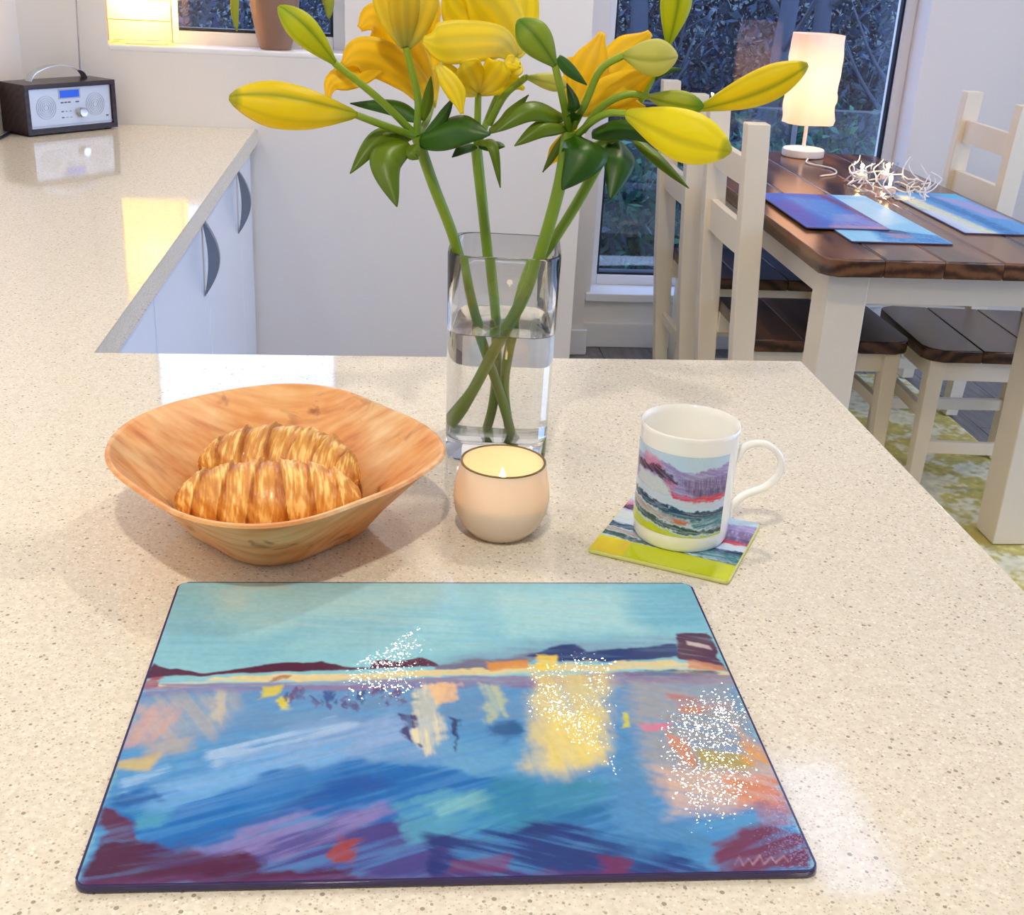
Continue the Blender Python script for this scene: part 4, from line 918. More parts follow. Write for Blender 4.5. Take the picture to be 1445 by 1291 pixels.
placemat(1.445, 1.665, 2.945, 3.50, 0, TZ, [LY((95, 160, 225), [(0, 0), (1, 0), (1, 1), (0, 1)], .02, 1, .4, 80), LY((235, 235, 190), [(0, .1), (.25, .1), (.4, 1), (.1, 1)], .08, .9, .4, 80), LY((205, 215, 245), [(0, .5), (.2, .5), (.25, 1), (0, 1)], .08, .8, .4, 80),
    LY((40, 110, 180), [(.4, 0), (.55, 0), (.7, 1), (.5, 1)], .05, .8, .6, 80), LY((190, 170, 220), [(.6, .1), (.9, .1), (1, .7), (.75, .6)], .08, .8, .5, 80), LY((90, 190, 235), [(.7, .0), (1, .0), (1, .2), (.7, .15)], .05, .9, .3, 0)],
    (110, 170, 230), 'blue and pale yellow seascape placemat by the far side of the table')

# ================================================================== kitchen window: paper lamp and plant pot
wlmp = empty('window_lamp', (-0.628, YK+.058, KZ0+.004), 0, 'glowing square paper lamp standing in the kitchen window', 'lamp')
box('lamp_foot', (-.05, .05, -.03, .03, 0, .008), M_white, wlmp, bev=.002)
bm = bmesh.new()
x0, x1, y0, y1, z0, z1 = -.085, .072, -.052, .050, .009, .34
link('paper_shade', (lambda me: me)(box_me(x0, x1, y0, y1, z0, z1, bev=.004)), paper_shade('lantern_paper', srgb(255, 236, 190), .3, 60, .6), wlmp, smooth=.6)
M_rib = plain('lantern_frame', srgb(235, 205, 150), .6)
for z in (.012, .06, .108, .156, .204, .252, .30, .338):
    for b in ((x0-.001, x1+.001, y0-.0012, y0+.0008, z-.001, z+.001),):
        box('frame_rib', b, M_rib, wlmp)
for x in (x0, x1): box('frame_post', (x-.0015, x+.0015, y0-.0015, y0+.0015, z0, z1), M_rib, wlmp)
lamp_light('lantern_glow', wlmp, (0, 0, .15), 3.4, (1.0, .76, .42), .03)

M_pot = plain('brown_glazed_pot', srgb(146, 112, 94), .4, bump=.05, vary=.04)
pot = empty('plant_pot', (-0.305, YK+.055, KZ0+.0045), 0, 'brown glazed plant pot on the kitchen window sill', 'plant pot')
link('pot_body', lathe_me([(0, 0), (.038, 0), (.041, .004), (.050, .04), (.061, .10), (.069, .16), (.071, .166), (.066, .166), (.060, .14), (0, .138)], 48), M_pot, pot, smooth=.7)
link('soil', lathe_me([(0, .146), (.055, .144)], 24), plain('potting_soil', srgb(50, 36, 28), .9, bump=.8, scale=90), pot)

def ribbon_me(pts, hw, normal, nu=12, nv=6, cup=0.25, thick=.0007, wprof=None, ripple=0.0, fold=0.0):
    """a leaf or petal: surface swept along pts, half width hw, bent across its width"""
    path = smooth_path(pts, max(2, int(nu/max(1, len(pts)-1))))
    n = len(path); vs = []; fs = []; T = []
    N0 = Vector(normal)
    for i in range(n):
        d = (path[min(i+1, n-1)]-path[max(i-1, 0)]).normalized()
        nn = N0-d*N0.dot(d)
        if nn.length < .15: nn = Vector((0, -.3, 1))-d*Vector((0, -.3, 1)).dot(d)
        nn.normalize(); s = d.cross(nn).normalized()
        t = i/(n-1)
        w = hw*(wprof(t) if wprof else math.sin(PI*min(1, .06+.94*t)**.8))
        w = max(w, .0004)
        for k in range(nv+1):
            u = -1+2*k/nv
            off = -cup*w*(u*u) - fold*w*abs(u) + ripple*w*math.sin(t*9+u*2)*abs(u)
            vs.append(path[i]+s*(u*w)+nn*off); T.append((t, u))
    m = nv+1
    for i in range(n-1):
        for k in range(nv): fs.append((i*m+k, i*m+k+1, (i+1)*m+k+1, (i+1)*m+k))
    return mesh('ribbon', vs, fs), np.array(T)

def thicken(o, t=.0008):
    s = o.modifiers.new('thickness', 'SOLIDIFY'); s.thickness = t; s.offset = 0

M_leaf = pigment('leaf_pigment', .42, .22)
M_petal = pigment('petal_pigment', .5, .45)
M_stem = pigment('stem_pigment', .4, .0, bump=.2, bscale=200)
def leaf_cols(T, tint):
    a, b = {'mid': ((112, 140, 18), (86, 116, 10)), 'dark': ((52, 104, 8), (30, 78, 4)), 'yellow': ((196, 190, 40), (150, 160, 40))}[tint]
    t = T[:, 0:1]; u = np.abs(T[:, 1:2])
    vein = 1-sstep(0, .16, u)
    st = .5+.5*np.sin(u*26)
    c = lin(a)*(1-t)+lin(b)*t
    return c*(0.92+.1*st)+vein*lin((120, 150, 60))*.12
pl = empty('pot_plant', (-0.305, YK+.055, KZ0+.148), 0, 'yellow-green leafy houseplant growing in the brown window pot', 'plant')
for k, (pts, hw) in enumerate([([(-.02, 0, .01), (-.06, -.03, .055), (-.088, -.05, .01), (-.094, -.055, -.05), (-.090, -.056, -.10)], .011),
     ([(.02, 0, .01), (.07, -.03, .07), (.12, -.045, .035), (.138, -.05, -.015), (.140, -.05, -.062)], .016),
     ([(0, 0, 0), (.0, -.02, .1), (.02, -.03, .18), (.03, -.04, .2)], .018), ([(0, .0, 0), (-.03, -.0, .12), (-.06, -.02, .17), (-.09, -.03, .15)], .018),
     ([(0, 0, 0), (.04, .0, .12), (.07, -.01, .2), (.1, -.02, .21)], .016)]):
    me, T = ribbon_me(pts, hw, (0, -1, .4), 16, 4, .2, wprof=lambda t: .12+.88*math.sin(PI*max(0, (t-.35)/.65))**.8 if t > .35 else .12)
    set_colors(me, leaf_cols(T, 'yellow' if k < 2 else 'mid')); o = link('leaf', me, M_leaf, pl, smooth=4); thicken(o)

# ================================================================== radio
M_rwood = wood('dark_radio_wood', srgb(30, 18, 20), srgb(52, 32, 32), .3, ring=20, axis='X')
M_silver = plain('silver_radio_front', srgb(196, 204, 216), .35, bump=.02, scale=200, Metallic=.35)
M_chrome = plain('polished_chrome', srgb(214, 214, 216), .12, Metallic=1.0)
M_grey = plain('grey_radio_print', srgb(92, 98, 110), .5)
ang = math.atan2(3.255-3.02, -0.692+0.848)
RW, RH, RD = .255, .118, .10
radio = empty('radio', (-0.852, 3.012, ZT), math.radians(50), 'dark wood table radio with silver front and carrying handle', 'radio')
for xx in (.02, RW-.02):
    for yy in (.015, RD-.015):
        link('foot', lathe_me([(0, 0), (.008, 0), (.009, .004), (0, .004)], 16), M_dark, radio, (xx, yy, 0), smooth=.6)
t = .011
link('cabinet', merge_me([box_me(0, RW, 0, RD, .004, .004+t), box_me(0, RW, 0, RD, RH-t, RH), box_me(0, t, 0, RD, .004+t, RH-t), box_me(RW-t, RW, 0, RD, .004+t, RH-t), box_me(t, RW-t, .02, RD, .004+t, RH-t)]), M_rwood, radio)
fp_ = box('front_panel', (t, RW-t, .006, .02, .004+t, RH-t), M_silver, radio, bev=.0015)
for sx in (.058, RW-.058):
    g = link('speaker_grille', merge_me([lathe_me([(r_, .0), (r_, .0008), (r_+.0012, .0008), (r_+.0012, 0)], 28, True) for r_ in (.006, .011, .016, .021, .026)]), plain('grille_silver', srgb(176, 184, 198), .4, Metallic=.3), radio, (sx, .0058, .063), (PI/2, 0, 0), smooth=.8)
box('display', (.098, .152, .0048, .006, .083, .1), plain('blue_display', srgb(22, 62, 168), .15, Emission_Color=(.02, .1, .6, 1), Emission_Strength=.6), radio)
box('display_bezel', (.094, .156, .0054, .0062, .080, .103), plain('grey_bezel', srgb(170, 178, 192), .4), radio)
for k in range(3): box('button', (.099+k*.010, .106+k*.010, .0042, .006, .0705, .0735), M_grey, radio, bev=.0005)
box('button', (.141, .15, .0042, .006, .0705, .0735), M_grey, radio, bev=.0005)
for r_ in range(2):
    for k in range(3): box('button', (.099+k*.012, .105+k*.012, .0045, .006, .05-r_*.014, .0525-r_*.014), M_grey if k == 0 else MATS['grille_silver'], radio, bev=.0005)
link('knob', lathe_me([(0, .014), (.010, .014), (.0115, .012), (.012, 0)], 28), M_chrome, radio, (.153, .006, .047), (PI/2, 0, 0), smooth=.7)
box('trim_strip', (t, RW-t, .0048, .006, .0195, .0225), MATS['grille_silver'], radio)
box('badge', (.118, .148, .0045, .0062, .0075, .0105), M_chrome, radio)
box('badge', (RW-.028, RW-.022, .0048, .006, .032, .036), M_grey, radio)
hp = smooth_path([(.055, .065, RH-.004), (.075, .065, RH+.020), (.137, .065, RH+.034), (.2, .065, RH+.020), (.22, .065, RH-.004)], 8)
vs = []; fs = []
for i, p in enumerate(hp):
    for a, b in ((-.0125, -.001), (.0125, -.001), (.0125, .001), (-.0125, .001)): vs.append((p.x, p.y+a, p.z+b))
for i in range(len(hp)-1):
    for k in range(4): fs.append((i*4+k, i*4+(k+1) % 4, i*4+4+(k+1) % 4, i*4+4+k))
link('carry_handle', mesh('handle', vs, fs), M_chrome, radio, smooth=.7)
link('aerial', tube_me([(.235, .10, RH-.002), (.235, .104, RH+.02), (.25, .112, .42)], [.0035, .0022, .0013], 8), M_steel, radio, smooth=2)
cb_ = smooth_path([(-.895, 3.155, ZT+.004), (-.915, 3.12, ZT+.004), (-.905, 3.0, ZT+.004), (-.91, 2.8, ZT+.004), (-.92, 2.5, ZT+.004)], 8)
tag(link('power_cord', tube_me(cb_, .0035, 8), M_dark, smooth=2), 'black power cord running from the radio along the side wall', 'cord')

# ================================================================== palm-leaf bowl
BC = Vector((-0.095, 0.945, ZT))
RIM = [(-180, .137), (-136, .129), (-109, .145), (-92, .150), (-75, .143), (-58, .129), (-25, .130), (-5, .142), (10, .140), (50, .134), (72, .153), (88, .160), (104, .153), (118, .146), (149, .142)]
def rim_r(a):
    a = ((a+180) % 360)-180
    R_ = sorted(RIM); n = len(R_)
    for i in range(n):
        a0, r0 = R_[i]; a1, r1 = R_[(i+1) % n]; a1 = a1 if i < n-1 else a1+360
        if a0 <= a < a1 or (i == n-1 and (a >= a0)):
            am, rm = R_[i-1]; am = am if i else am-360
            ap, rp = R_[(i+2) % n]
            t = (a-a0)/(a1-a0); s = .5
            return .5*((2*r0)+(r1-rm)*t+(2*rm-5*r0+4*r1-rp)*t*t+(3*r0-rm-3*r1+rp)*t**3)
    return R_[0][1]
NA = 120
rims = [rim_r(360*k/NA) for k in range(NA)]
rims = [sum(rims[(k+j) % NA] for j in (-3, -2, -1, 0, 1, 2, 3))/7 for k in range(NA)]
def bowl_ring(fr, z, extra=0.0):
    out = []
    for k in range(NA):
        a = 2*PI*k/NA; rb = .067*(1+.08*math.cos(4*a)); r = rb+(rims[k]-rb)*fr+extra
        zz = z + 0
        out.append((r*math.cos(a), r*math.sin(a), zz))
    return out
rings = [[(v[0]*.02, v[1]*.02, .0012) for v in bowl_ring(0, 0)], [(v[0]*.6, v[1]*.6, .0012) for v in bowl_ring(0, 0)], bowl_ring(-.06, .0008), bowl_ring(.06, .004), bowl_ring(.30, .025), bowl_ring(.62, .048), bowl_ring(.90, .0675), bowl_ring(1.0, .0720, .0), bowl_ring(1.0, .0745, -.001), bowl_ring(1.0, .0745, -.0035),
         bowl_ring(.93, .0700, -.0035), bowl_ring(.62, .0505, -.003), bowl_ring(.30, .0285, -.003), bowl_ring(.07, .0085, -.003), bowl_ring(-.07, .0046), [(v[0]*.6, v[1]*.6, .0044) for v in bowl_ring(0, 0)], [(v[0]*.02, v[1]*.02, .0044) for v in bowl_ring(0, 0)]]
# subdivide rings for colour detail
fine = []
for a, b in zip(rings, rings[1:]):
    for j in range(3):
        t = j/3; fine.append([tuple(p+(q-p)*t for p, q in zip(u, v)) for u, v in zip(a, b)])
fine.append(rings[-1])
vs = [v for r in fine for v in r]; fs = []
for i in range(len(fine)-1):
    for k in range(NA): fs.append((i*NA+k, i*NA+(k+1) % NA, (i+1)*NA+(k+1) % NA, (i+1)*NA+k))
fs.append(tuple(range(NA-1, -1, -1))); fs.append(tuple(range((len(fine)-1)*NA, len(fine)*NA)))
bowl_me = mesh('bowl', vs, fs)
bm = bmesh.new(); bm.from_mesh(bowl_me); bmesh.ops.recalc_face_normals(bm, faces=bm.faces); bm.to_mesh(bowl_me); bm.free()
def bowl_mat():
    m, N, L, out = new_mat('palm_leaf')
    b = principled(N, Roughness=.42)
    tc = N.new('ShaderNodeTexCoord'); mp = N.new('ShaderNodeMapping'); mp.inputs['Rotation'].default_value = (0, 0, math.radians(58)); mp.inputs['Scale'].default_value = (1.6, 16, 6)
    L.new(tc.outputs['Object'], mp.inputs['Vector'])
    n1 = N.new('ShaderNodeTexNoise'); n1.inputs['Scale'].default_value = 7; n1.inputs['Detail'].default_value = 6; L.new(mp.outputs[0], n1.inputs['Vector'])
    n2 = N.new('ShaderNodeTexNoise'); n2.inputs['Scale'].default_value = 17; n2.inputs['Detail'].default_value = 4; L.new(tc.outputs['Object'], n2.inputs['Vector'])
    r = N.new('ShaderNodeValToRGB'); ramp_set(r, [(.25, srgb(204, 146, 94)), (.42, srgb(230, 180, 124)), (.58, srgb(240, 202, 148)), (.78, srgb(244, 222, 176))])
    L.new(n1.outputs['Fac'], r.inputs[0])
    r2 = N.new('ShaderNodeValToRGB'); ramp_set(r2, [(.30, (0.0,)*3), (.62, (1.0,)*3)])
    L.new(n2.outputs['Fac'], r2.inputs[0])
    mx = N.new('ShaderNodeMix'); mx.data_type = 'RGBA'; mx.blend_type = 'MULTIPLY'; mx.inputs['B'].default_value = srgb(244, 206, 166)+(1,)
    L.new(r2.outputs[0], mx.inputs['Factor']); L.new(r.outputs[0], mx.inputs['A'])
    n3 = N.new('ShaderNodeTexNoise'); n3.inputs['Scale'].default_value = 26; n3.inputs['Detail'].default_value = 8; n3.inputs['Distortion'].default_value = 1.2; L.new(tc.outputs['Object'], n3.inputs['Vector'])
    r3 = N.new('ShaderNodeValToRGB'); ramp_set(r3, [(.62, (0.0,)*3), (.72, (.8,)*3)])
    L.new(n3.outputs['Fac'], r3.inputs[0])
    m2 = N.new('ShaderNodeMix'); m2.data_type = 'RGBA'; m2.inputs['B'].default_value = srgb(150, 84, 48)+(1,)
    L.new(r3.outputs[0], m2.inputs['Factor']); L.new(mx.outputs['Result'], m2.inputs['A'])
    L.new(m2.outputs['Result'], b.inputs['Base Color'])
    bp = N.new('ShaderNodeBump'); bp.inputs['Strength'].default_value = .25; bp.inputs['Distance'].default_value = .001
    L.new(n1.outputs['Fac'], bp.inputs['Height']); L.new(bp.outputs[0], b.inputs['Normal']); L.new(b.outputs[0], out.inputs[0])
    return m
bowl = link('bowl', bowl_me, bowl_mat(), None, (BC.x, BC.y, ZT+.0), smooth=1.2)
tag(bowl, 'rounded-square palm-leaf bowl with tan streaks holding two croissants', 'bowl')

# ================================================================== croissants
M_crust = pigment('croissant_crust', .42, bump=.5, bscale=260, coat=.15)
def croissant(name, loc, rz, length, rad, curve, seed, label, droop=.35, tilt=0.0):
    nu, nv = 240, 80
    seg = 7
    def fn(U, V):
        t = U*2-1
        # overlapping rolls: radius steps up from each tip to the middle roll
        prof = (1-np.abs(t)**2.4)**.62
        s = (np.abs(t)+.07*np.sin(V*2*PI+seed))*seg/2+.5
        fr = s-np.floor(s)
        step = 1-.10*fr + .05*(1-sstep(.0, .14, fr))
        a = V*2*PI
        fl = fbm(U*46+3*np.sin(a), np.cos(a)*3.1+seed, np.sin(a)*3.1, seed, 4)-.5
        fib = fbm(U*90, np.cos(a)*2+seed, np.sin(a)*2, seed+5, 2)-.5
        r = rad*(prof*step*(1+.12*fl+.06*fib)+.035)
        x = t*length/2
        bend = curve*(t*t)
        y = np.cos(a)*r*1.06-bend
        z = np.sin(a)*r*.95
        z = np.where(z < 0, z*.8, z)
        z = z-droop*rad*(np.abs(t)**2.2)
        # ends turn with the bend
        x = x*(1-.10*t*t)
        return x, y, z
    me, U, V = grid_me(nu, nv, fn)
    a = V*2*PI; t = U*2-1
    s = (np.abs(t)+.07*np.sin(V*2*PI+seed))*seg/2+.5; fr = s-np.floor(s)
    fl = fbm(U*40+3*np.sin(a), np.cos(a)*3+seed, np.sin(a)*3, seed, 4)
    fib = fbm(U*120+2*np.sin(a*2), np.cos(a)*1.5+seed, np.sin(a)*1.5, seed+7, 3)
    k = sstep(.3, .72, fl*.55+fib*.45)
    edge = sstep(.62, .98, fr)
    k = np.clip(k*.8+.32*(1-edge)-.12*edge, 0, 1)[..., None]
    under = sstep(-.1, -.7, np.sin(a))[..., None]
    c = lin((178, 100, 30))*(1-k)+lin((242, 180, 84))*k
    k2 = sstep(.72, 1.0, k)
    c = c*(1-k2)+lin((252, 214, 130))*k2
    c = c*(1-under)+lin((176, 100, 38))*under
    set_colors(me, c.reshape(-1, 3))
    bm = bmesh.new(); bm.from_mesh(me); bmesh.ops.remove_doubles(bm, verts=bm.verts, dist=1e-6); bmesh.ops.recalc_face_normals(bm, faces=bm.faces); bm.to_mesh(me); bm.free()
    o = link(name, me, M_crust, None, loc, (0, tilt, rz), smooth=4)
    return tag(o, label, 'croissant', 'croissants in the bowl')
croissant('croissant', (-0.098, 0.921, ZT+.0355), math.radians(2), .166, .0355, .014, 1, 'golden flaky croissant lying in front in the palm-leaf bowl', droop=-.22)
croissant('croissant', (-0.088, 0.992, ZT+.0385), math.radians(-16), .160, .0350, .026, 4, 'golden flaky croissant lying behind the other one in the bowl', droop=-.12)
# ================================================================== glass vase with water
M_vase = clear_glass('vase_glass', 1.5, (.985, .992, .995))
M_water = clear_glass('water', 1.33, (.99, 1.0, .995))
VC = (0.107, 1.138); VH = .204
def sq_ring(w, r, z, n=8): return [(x, y, z) for x, y in round_poly(-w/2, w/2, -w/2, w/2, r, n)]
def loft(rings, name='loft', cap0=True, cap1=True):
    m = len(rings[0]); vs = [v for r in rings for v in r]; fs = []
    for i in range(len(rings)-1):
        for k in range(m): fs.append((i*m+k, i*m+(k+1) % m, (i+1)*m+(k+1) % m, (i+1)*m+k))
    if cap0: fs.append(tuple(range(m-1, -1, -1)))
    if cap1: fs.append(tuple(range((len(rings)-1)*m, len(rings)*m)))
    me = mesh(name, vs, fs)
    bm = bmesh.new(); bm.from_mesh(me); bmesh.ops.recalc_face_normals(bm, faces=bm.faces); bm.to_mesh(me); bm.free()
    return me
vr = [sq_ring(.096, .018, 0), sq_ring(.099, .020, .003), sq_ring(.101, .022, .05), sq_ring(.104, .024, .15), sq_ring(.106, .025, VH-.002), sq_ring(.105, .025, VH), sq_ring(.1005, .0225, VH), sq_ring(.099, .022, VH-.002),
      sq_ring(.097, .021, .15), sq_ring(.094, .019, .05), sq_ring(.091, .017, .026), sq_ring(.084, .014, .020), sq_ring(.04, .012, .0185)]
vase = link('vase', loft(vr, 'vase'), M_vase, None, (VC[0], VC[1], ZT+.0003), (0, 0, math.radians(-6)), smooth=.9)
tag(vase, 'tall square clear glass vase half full of water holding yellow lilies', 'vase')
wr = [sq_ring(.0405, .0122, .0182), sq_ring(.0845, .0142, .0197), sq_ring(.0915, .0172, .0257), sq_ring(.0945, .0192, .05), sq_ring(.0966, .0207, .126), sq_ring(.0968, .0208, .1285), sq_ring(.0958, .0205, .1278)]
water = link('vase_water', loft(wr, 'water'), M_water, None, (VC[0], VC[1], ZT+.0003), (0, 0, math.radians(-6)), smooth=.9)
tag(water, 'clear water filling the lower half of the glass vase', 'water')

# ================================================================== lilies
LILY = []
LILY_LABELS = ['lily stem leaning towards the palm-leaf bowl, with long yellow bud and broad dark leaf', 'upright middle lily stem carrying the large open yellow flower', 'thick lily stem with orange-yellow open bloom and short green bud', 'lily stem leaning to the dining chairs with long plump yellow buds']
for k in range(4):
    e = empty('lily_stem', STEMS[k][-1], 0, LILY_LABELS[k], 'flower', 'yellow lilies in the vase'); LILY.append(e)
def rel(k, pts):
    o = Vector(STEMS[k][-1]); return [Vector(p)-o for p in pts]
def stem_cols(n_ring, nside, c0, c1):
    t = np.repeat(np.linspace(0, 1, n_ring), nside)[:, None]
    return lin(c0)*(1-t)+lin(c1)*t
for k in range(4):
    path = smooth_path(rel(k, STEMS[k]), 6)
    r = .0062 if k == 2 else .0052
    n = len(path)
    me = tube_me(path, [r*(1.0-.12*i/n) for i in range(n)], 12)
    set_colors(me, stem_cols(n, 12, (112, 148, 34), (128, 158, 40))); link('stem', me, M_stem, LILY[k], smooth=1.2)
def pedicel(k, pts, par=None, r0=.0034, r1=.0030):
    path = smooth_path(rel(k, pts), 6); n = len(path)
    me = tube_me(path, [r0+(r1-r0)*i/(n-1) for i in range(n)], 10)
    set_colors(me, stem_cols(n, 10, (104, 140, 26), (140, 168, 40))); link('pedicel', me, M_stem, LILY[k], smooth=1.2)
BUDC = {'yellow': ((196, 200, 34), (246, 224, 10), (248, 228, 24), (140, 156, 20)), 'lemon': ((222, 224, 60), (250, 238, 20), (252, 240, 40), (206, 200, 20)), 'lime': ((168, 190, 30), (210, 214, 16), (176, 196, 20), (120, 150, 20)),
        'green': ((128, 164, 50), (160, 184, 56), (110, 156, 36), (90, 130, 30)), 'pale': ((190, 200, 90), (222, 220, 120), (226, 222, 140), (170, 180, 80)), 'greentip': ((200, 204, 100), (190, 200, 70), (104, 156, 26), (120, 150, 30))}
def bud(k, base, tip, hw, style):
    b, t_ = rel(k, [base, tip]); d = (t_-b); Ln = d.length; d.normalize()
    s = d.cross(Vector((0, -1, .2))).normalized(); q = d.cross(s)
    n, m = 26, 36; vs = []; fs = []; C = []
    c0, c1, c2, cv = (lin(c) for c in BUDC[style])
    rnd_ = random.Random(int(hw*1e5)); ph = rnd_.uniform(0, 2)
    bend = (s*rnd_.uniform(-.03, .03)+q*rnd_.uniform(-.03, .03))*Ln
    for i in range(n+1):
        t = i/n
        r = hw*(.20+.80*math.sin(PI*min(1, t/.62)/2)**1.1) if t < .62 else hw*(.13+.87*math.cos(PI/2*((t-.62)/.38))**.75)
        if t == 0: r = .0028
        for j in range(m):
            a = 2*PI*j/m
            lob = math.cos(3*a+ph)
            rr = r*(1+.075*lob-.10*max(0, -lob)**10)
            vs.append(b+d*(t*Ln)+bend*math.sin(PI*t)+(s*math.cos(a)+q*math.sin(a))*rr)
            w1 = float(sstep(0, .3, t)); w2 = float(sstep(.7, 1.0, t)); groove = max(0, -lob)**8; ridge = max(0, lob)**14
            c = c0*(1-w1)+c1*w1; c = c*(1-w2)+c2*w2
            c = c*(1-.8*groove)+cv*.8*groove; c = c*(1-.25*ridge)+cv*.25*ridge
            if t > .94 and style in ('yellow', 'lemon'): c = c*.4+lin((130, 150, 40))*.6
            C.append(c)
    for i in range(n):
        for j in range(m): fs.append((i*m+j, i*m+(j+1) % m, (i+1)*m+(j+1) % m, (i+1)*m+j))
    fs.append(tuple(range(m-1, -1, -1))); fs.append(tuple(range(n*m, (n+1)*m)))
    me = mesh('bud', vs, fs); bm = bmesh.new(); bm.from_mesh(me); bmesh.ops.recalc_face_normals(bm, faces=bm.faces); bm.to_mesh(me); bm.free()
    set_colors(me, np.array(C)); link('bud', me, M_petal, LILY[k], smooth=4)
for k, b, t_, hw, style, ped in BUDS:
    pedicel(k, ped); bud(k, b, t_, hw, style)
FLC = {'orange': ((248, 228, 70), (255, 222, 26), (255, 216, 20)), 'yellow': ((248, 236, 100), (255, 236, 36), (255, 240, 50)), 'tube': ((218, 220, 120), (248, 230, 80), (254, 224, 30))}
for fi, (k, kind, petals, ped) in enumerate(FLOWERS):
    pedicel(k, ped)
    base = rel(k, [petals[0][0][0]])[0]
    fl_ = bpy.data.objects.new('lily_flower', None); COL.objects.link(fl_); fl_.parent = LILY[k]; fl_.location = base; fl_.empty_display_size = .02
    for pi, (pts, hw) in enumerate(petals):
        pp = [p-base for p in rel(k, pts)]
        me, T = ribbon_me(pp, hw, (0.12*((pi % 3)-1), -1, .25), 24, 10, .32 if pi % 2 else .22, wprof=lambda t: (.18+.82*math.sin(PI*min(1, t*.9+.02))**.75)*(1-.62*float(sstep(.68, 1.0, t))), ripple=.04)
        t = T[:, 0:1]; u = np.abs(T[:, 1:2]); c0, c1, c2 = (lin(c) for c in FLC[kind])
        w1 = sstep(0, .4, t); c = c0*(1-w1)+c1*w1; w2 = sstep(.5, 1, t); c = c*(1-w2)+c2*w2
        mid = (1-sstep(0, .14, u))*.35
        c = c*(1-mid)+c0*mid*.95
        c = c*(.95+.08*np.sin(T[:, 1:2]*22))
        set_colors(me, c); o = link('petal', me, M_petal, fl_, smooth=4); thicken(o, .0009)
for k, pts, hw, tint in LEAVES:
    me, T = ribbon_me(rel(k, pts), hw, (0.1, -.8, .55), 22, 8, .18, fold=.22, wprof=lambda t: max(.03, math.sin(PI*(.08+.92*t)**.85)**.85))
    set_colors(me, leaf_cols(T, tint)); o = link('leaf', me, M_leaf, LILY[k], smooth=4); thicken(o)

# ================================================================== candle in a jar
cj = empty('candle_jar', (0.095, 0.940, ZT), 0, 'lit candle in a rounded cream frosted glass jar', 'candle')
M_frost = paper_shade('frosted_cream_glass', srgb(250, 228, 196), .0, 20, .42)
m, N, L, out = new_mat('cream_jar_glass')
b_ = principled(N, Base_Color=srgb(252, 243, 228), Roughness=.18); tr_ = N.new('ShaderNodeBsdfTranslucent'); tr_.inputs[0].default_value = srgb(255, 236, 206)+(1,)
mx_ = N.new('ShaderNodeMixShader'); mx_.inputs[0].default_value = .36
L.new(b_.outputs[0], mx_.inputs[1]); L.new(tr_.outputs[0], mx_.inputs[2]); L.new(mx_.outputs[0], out.inputs[0])
M_jar = m
link('jar_body', lathe_me([(0, 0), (.022, 0), (.027, .002), (.034, .010), (.0395, .022), (.0412, .034), (.0402, .046), (.0378, .057), (.0362, .0655), (.0340, .0655), (.0356, .057), (.0382, .046), (.0392, .034), (.0375, .022), (.032, .012), (.024, .006), (0, .006)], 56), M_jar, cj, smooth=1.2)
link('jar_rim', lathe_me([(.0363, .0652), (.0364, .0660), (.0354, .0664), (.0342, .0660), (.0342, .0652)], 56, True), plain('dark_glass_rim', srgb(120, 100, 50), .1), cj, smooth=1.5)
link('wax', lathe_me([(0, .0065), (.0238, .0065), (.0316, .0125), (.0371, .0222), (.0386, .030), (.0388, .0335), (.036, .0340), (.012, .0332), (0, .033)], 48), plain('cream_wax', srgb(250, 238, 214), .35, Subsurface_Weight=0.4), cj, smooth=1.2)
link('wick', tube_me([(0, 0, .032), (.0005, 0, .037), (.0015, 0, .041)], .0008, 6), M_dark, cj)
link('flame', lathe_me([(0, .039), (.0028, .0425), (.0036, .047), (.0022, .054), (0, .060)], 16), emit('jar_flame', (1.0, .74, .38), 12), cj, smooth=2)
lamp_light('flame_glow', cj, (0, 0, .048), .06, (1, .52, .22), .005)

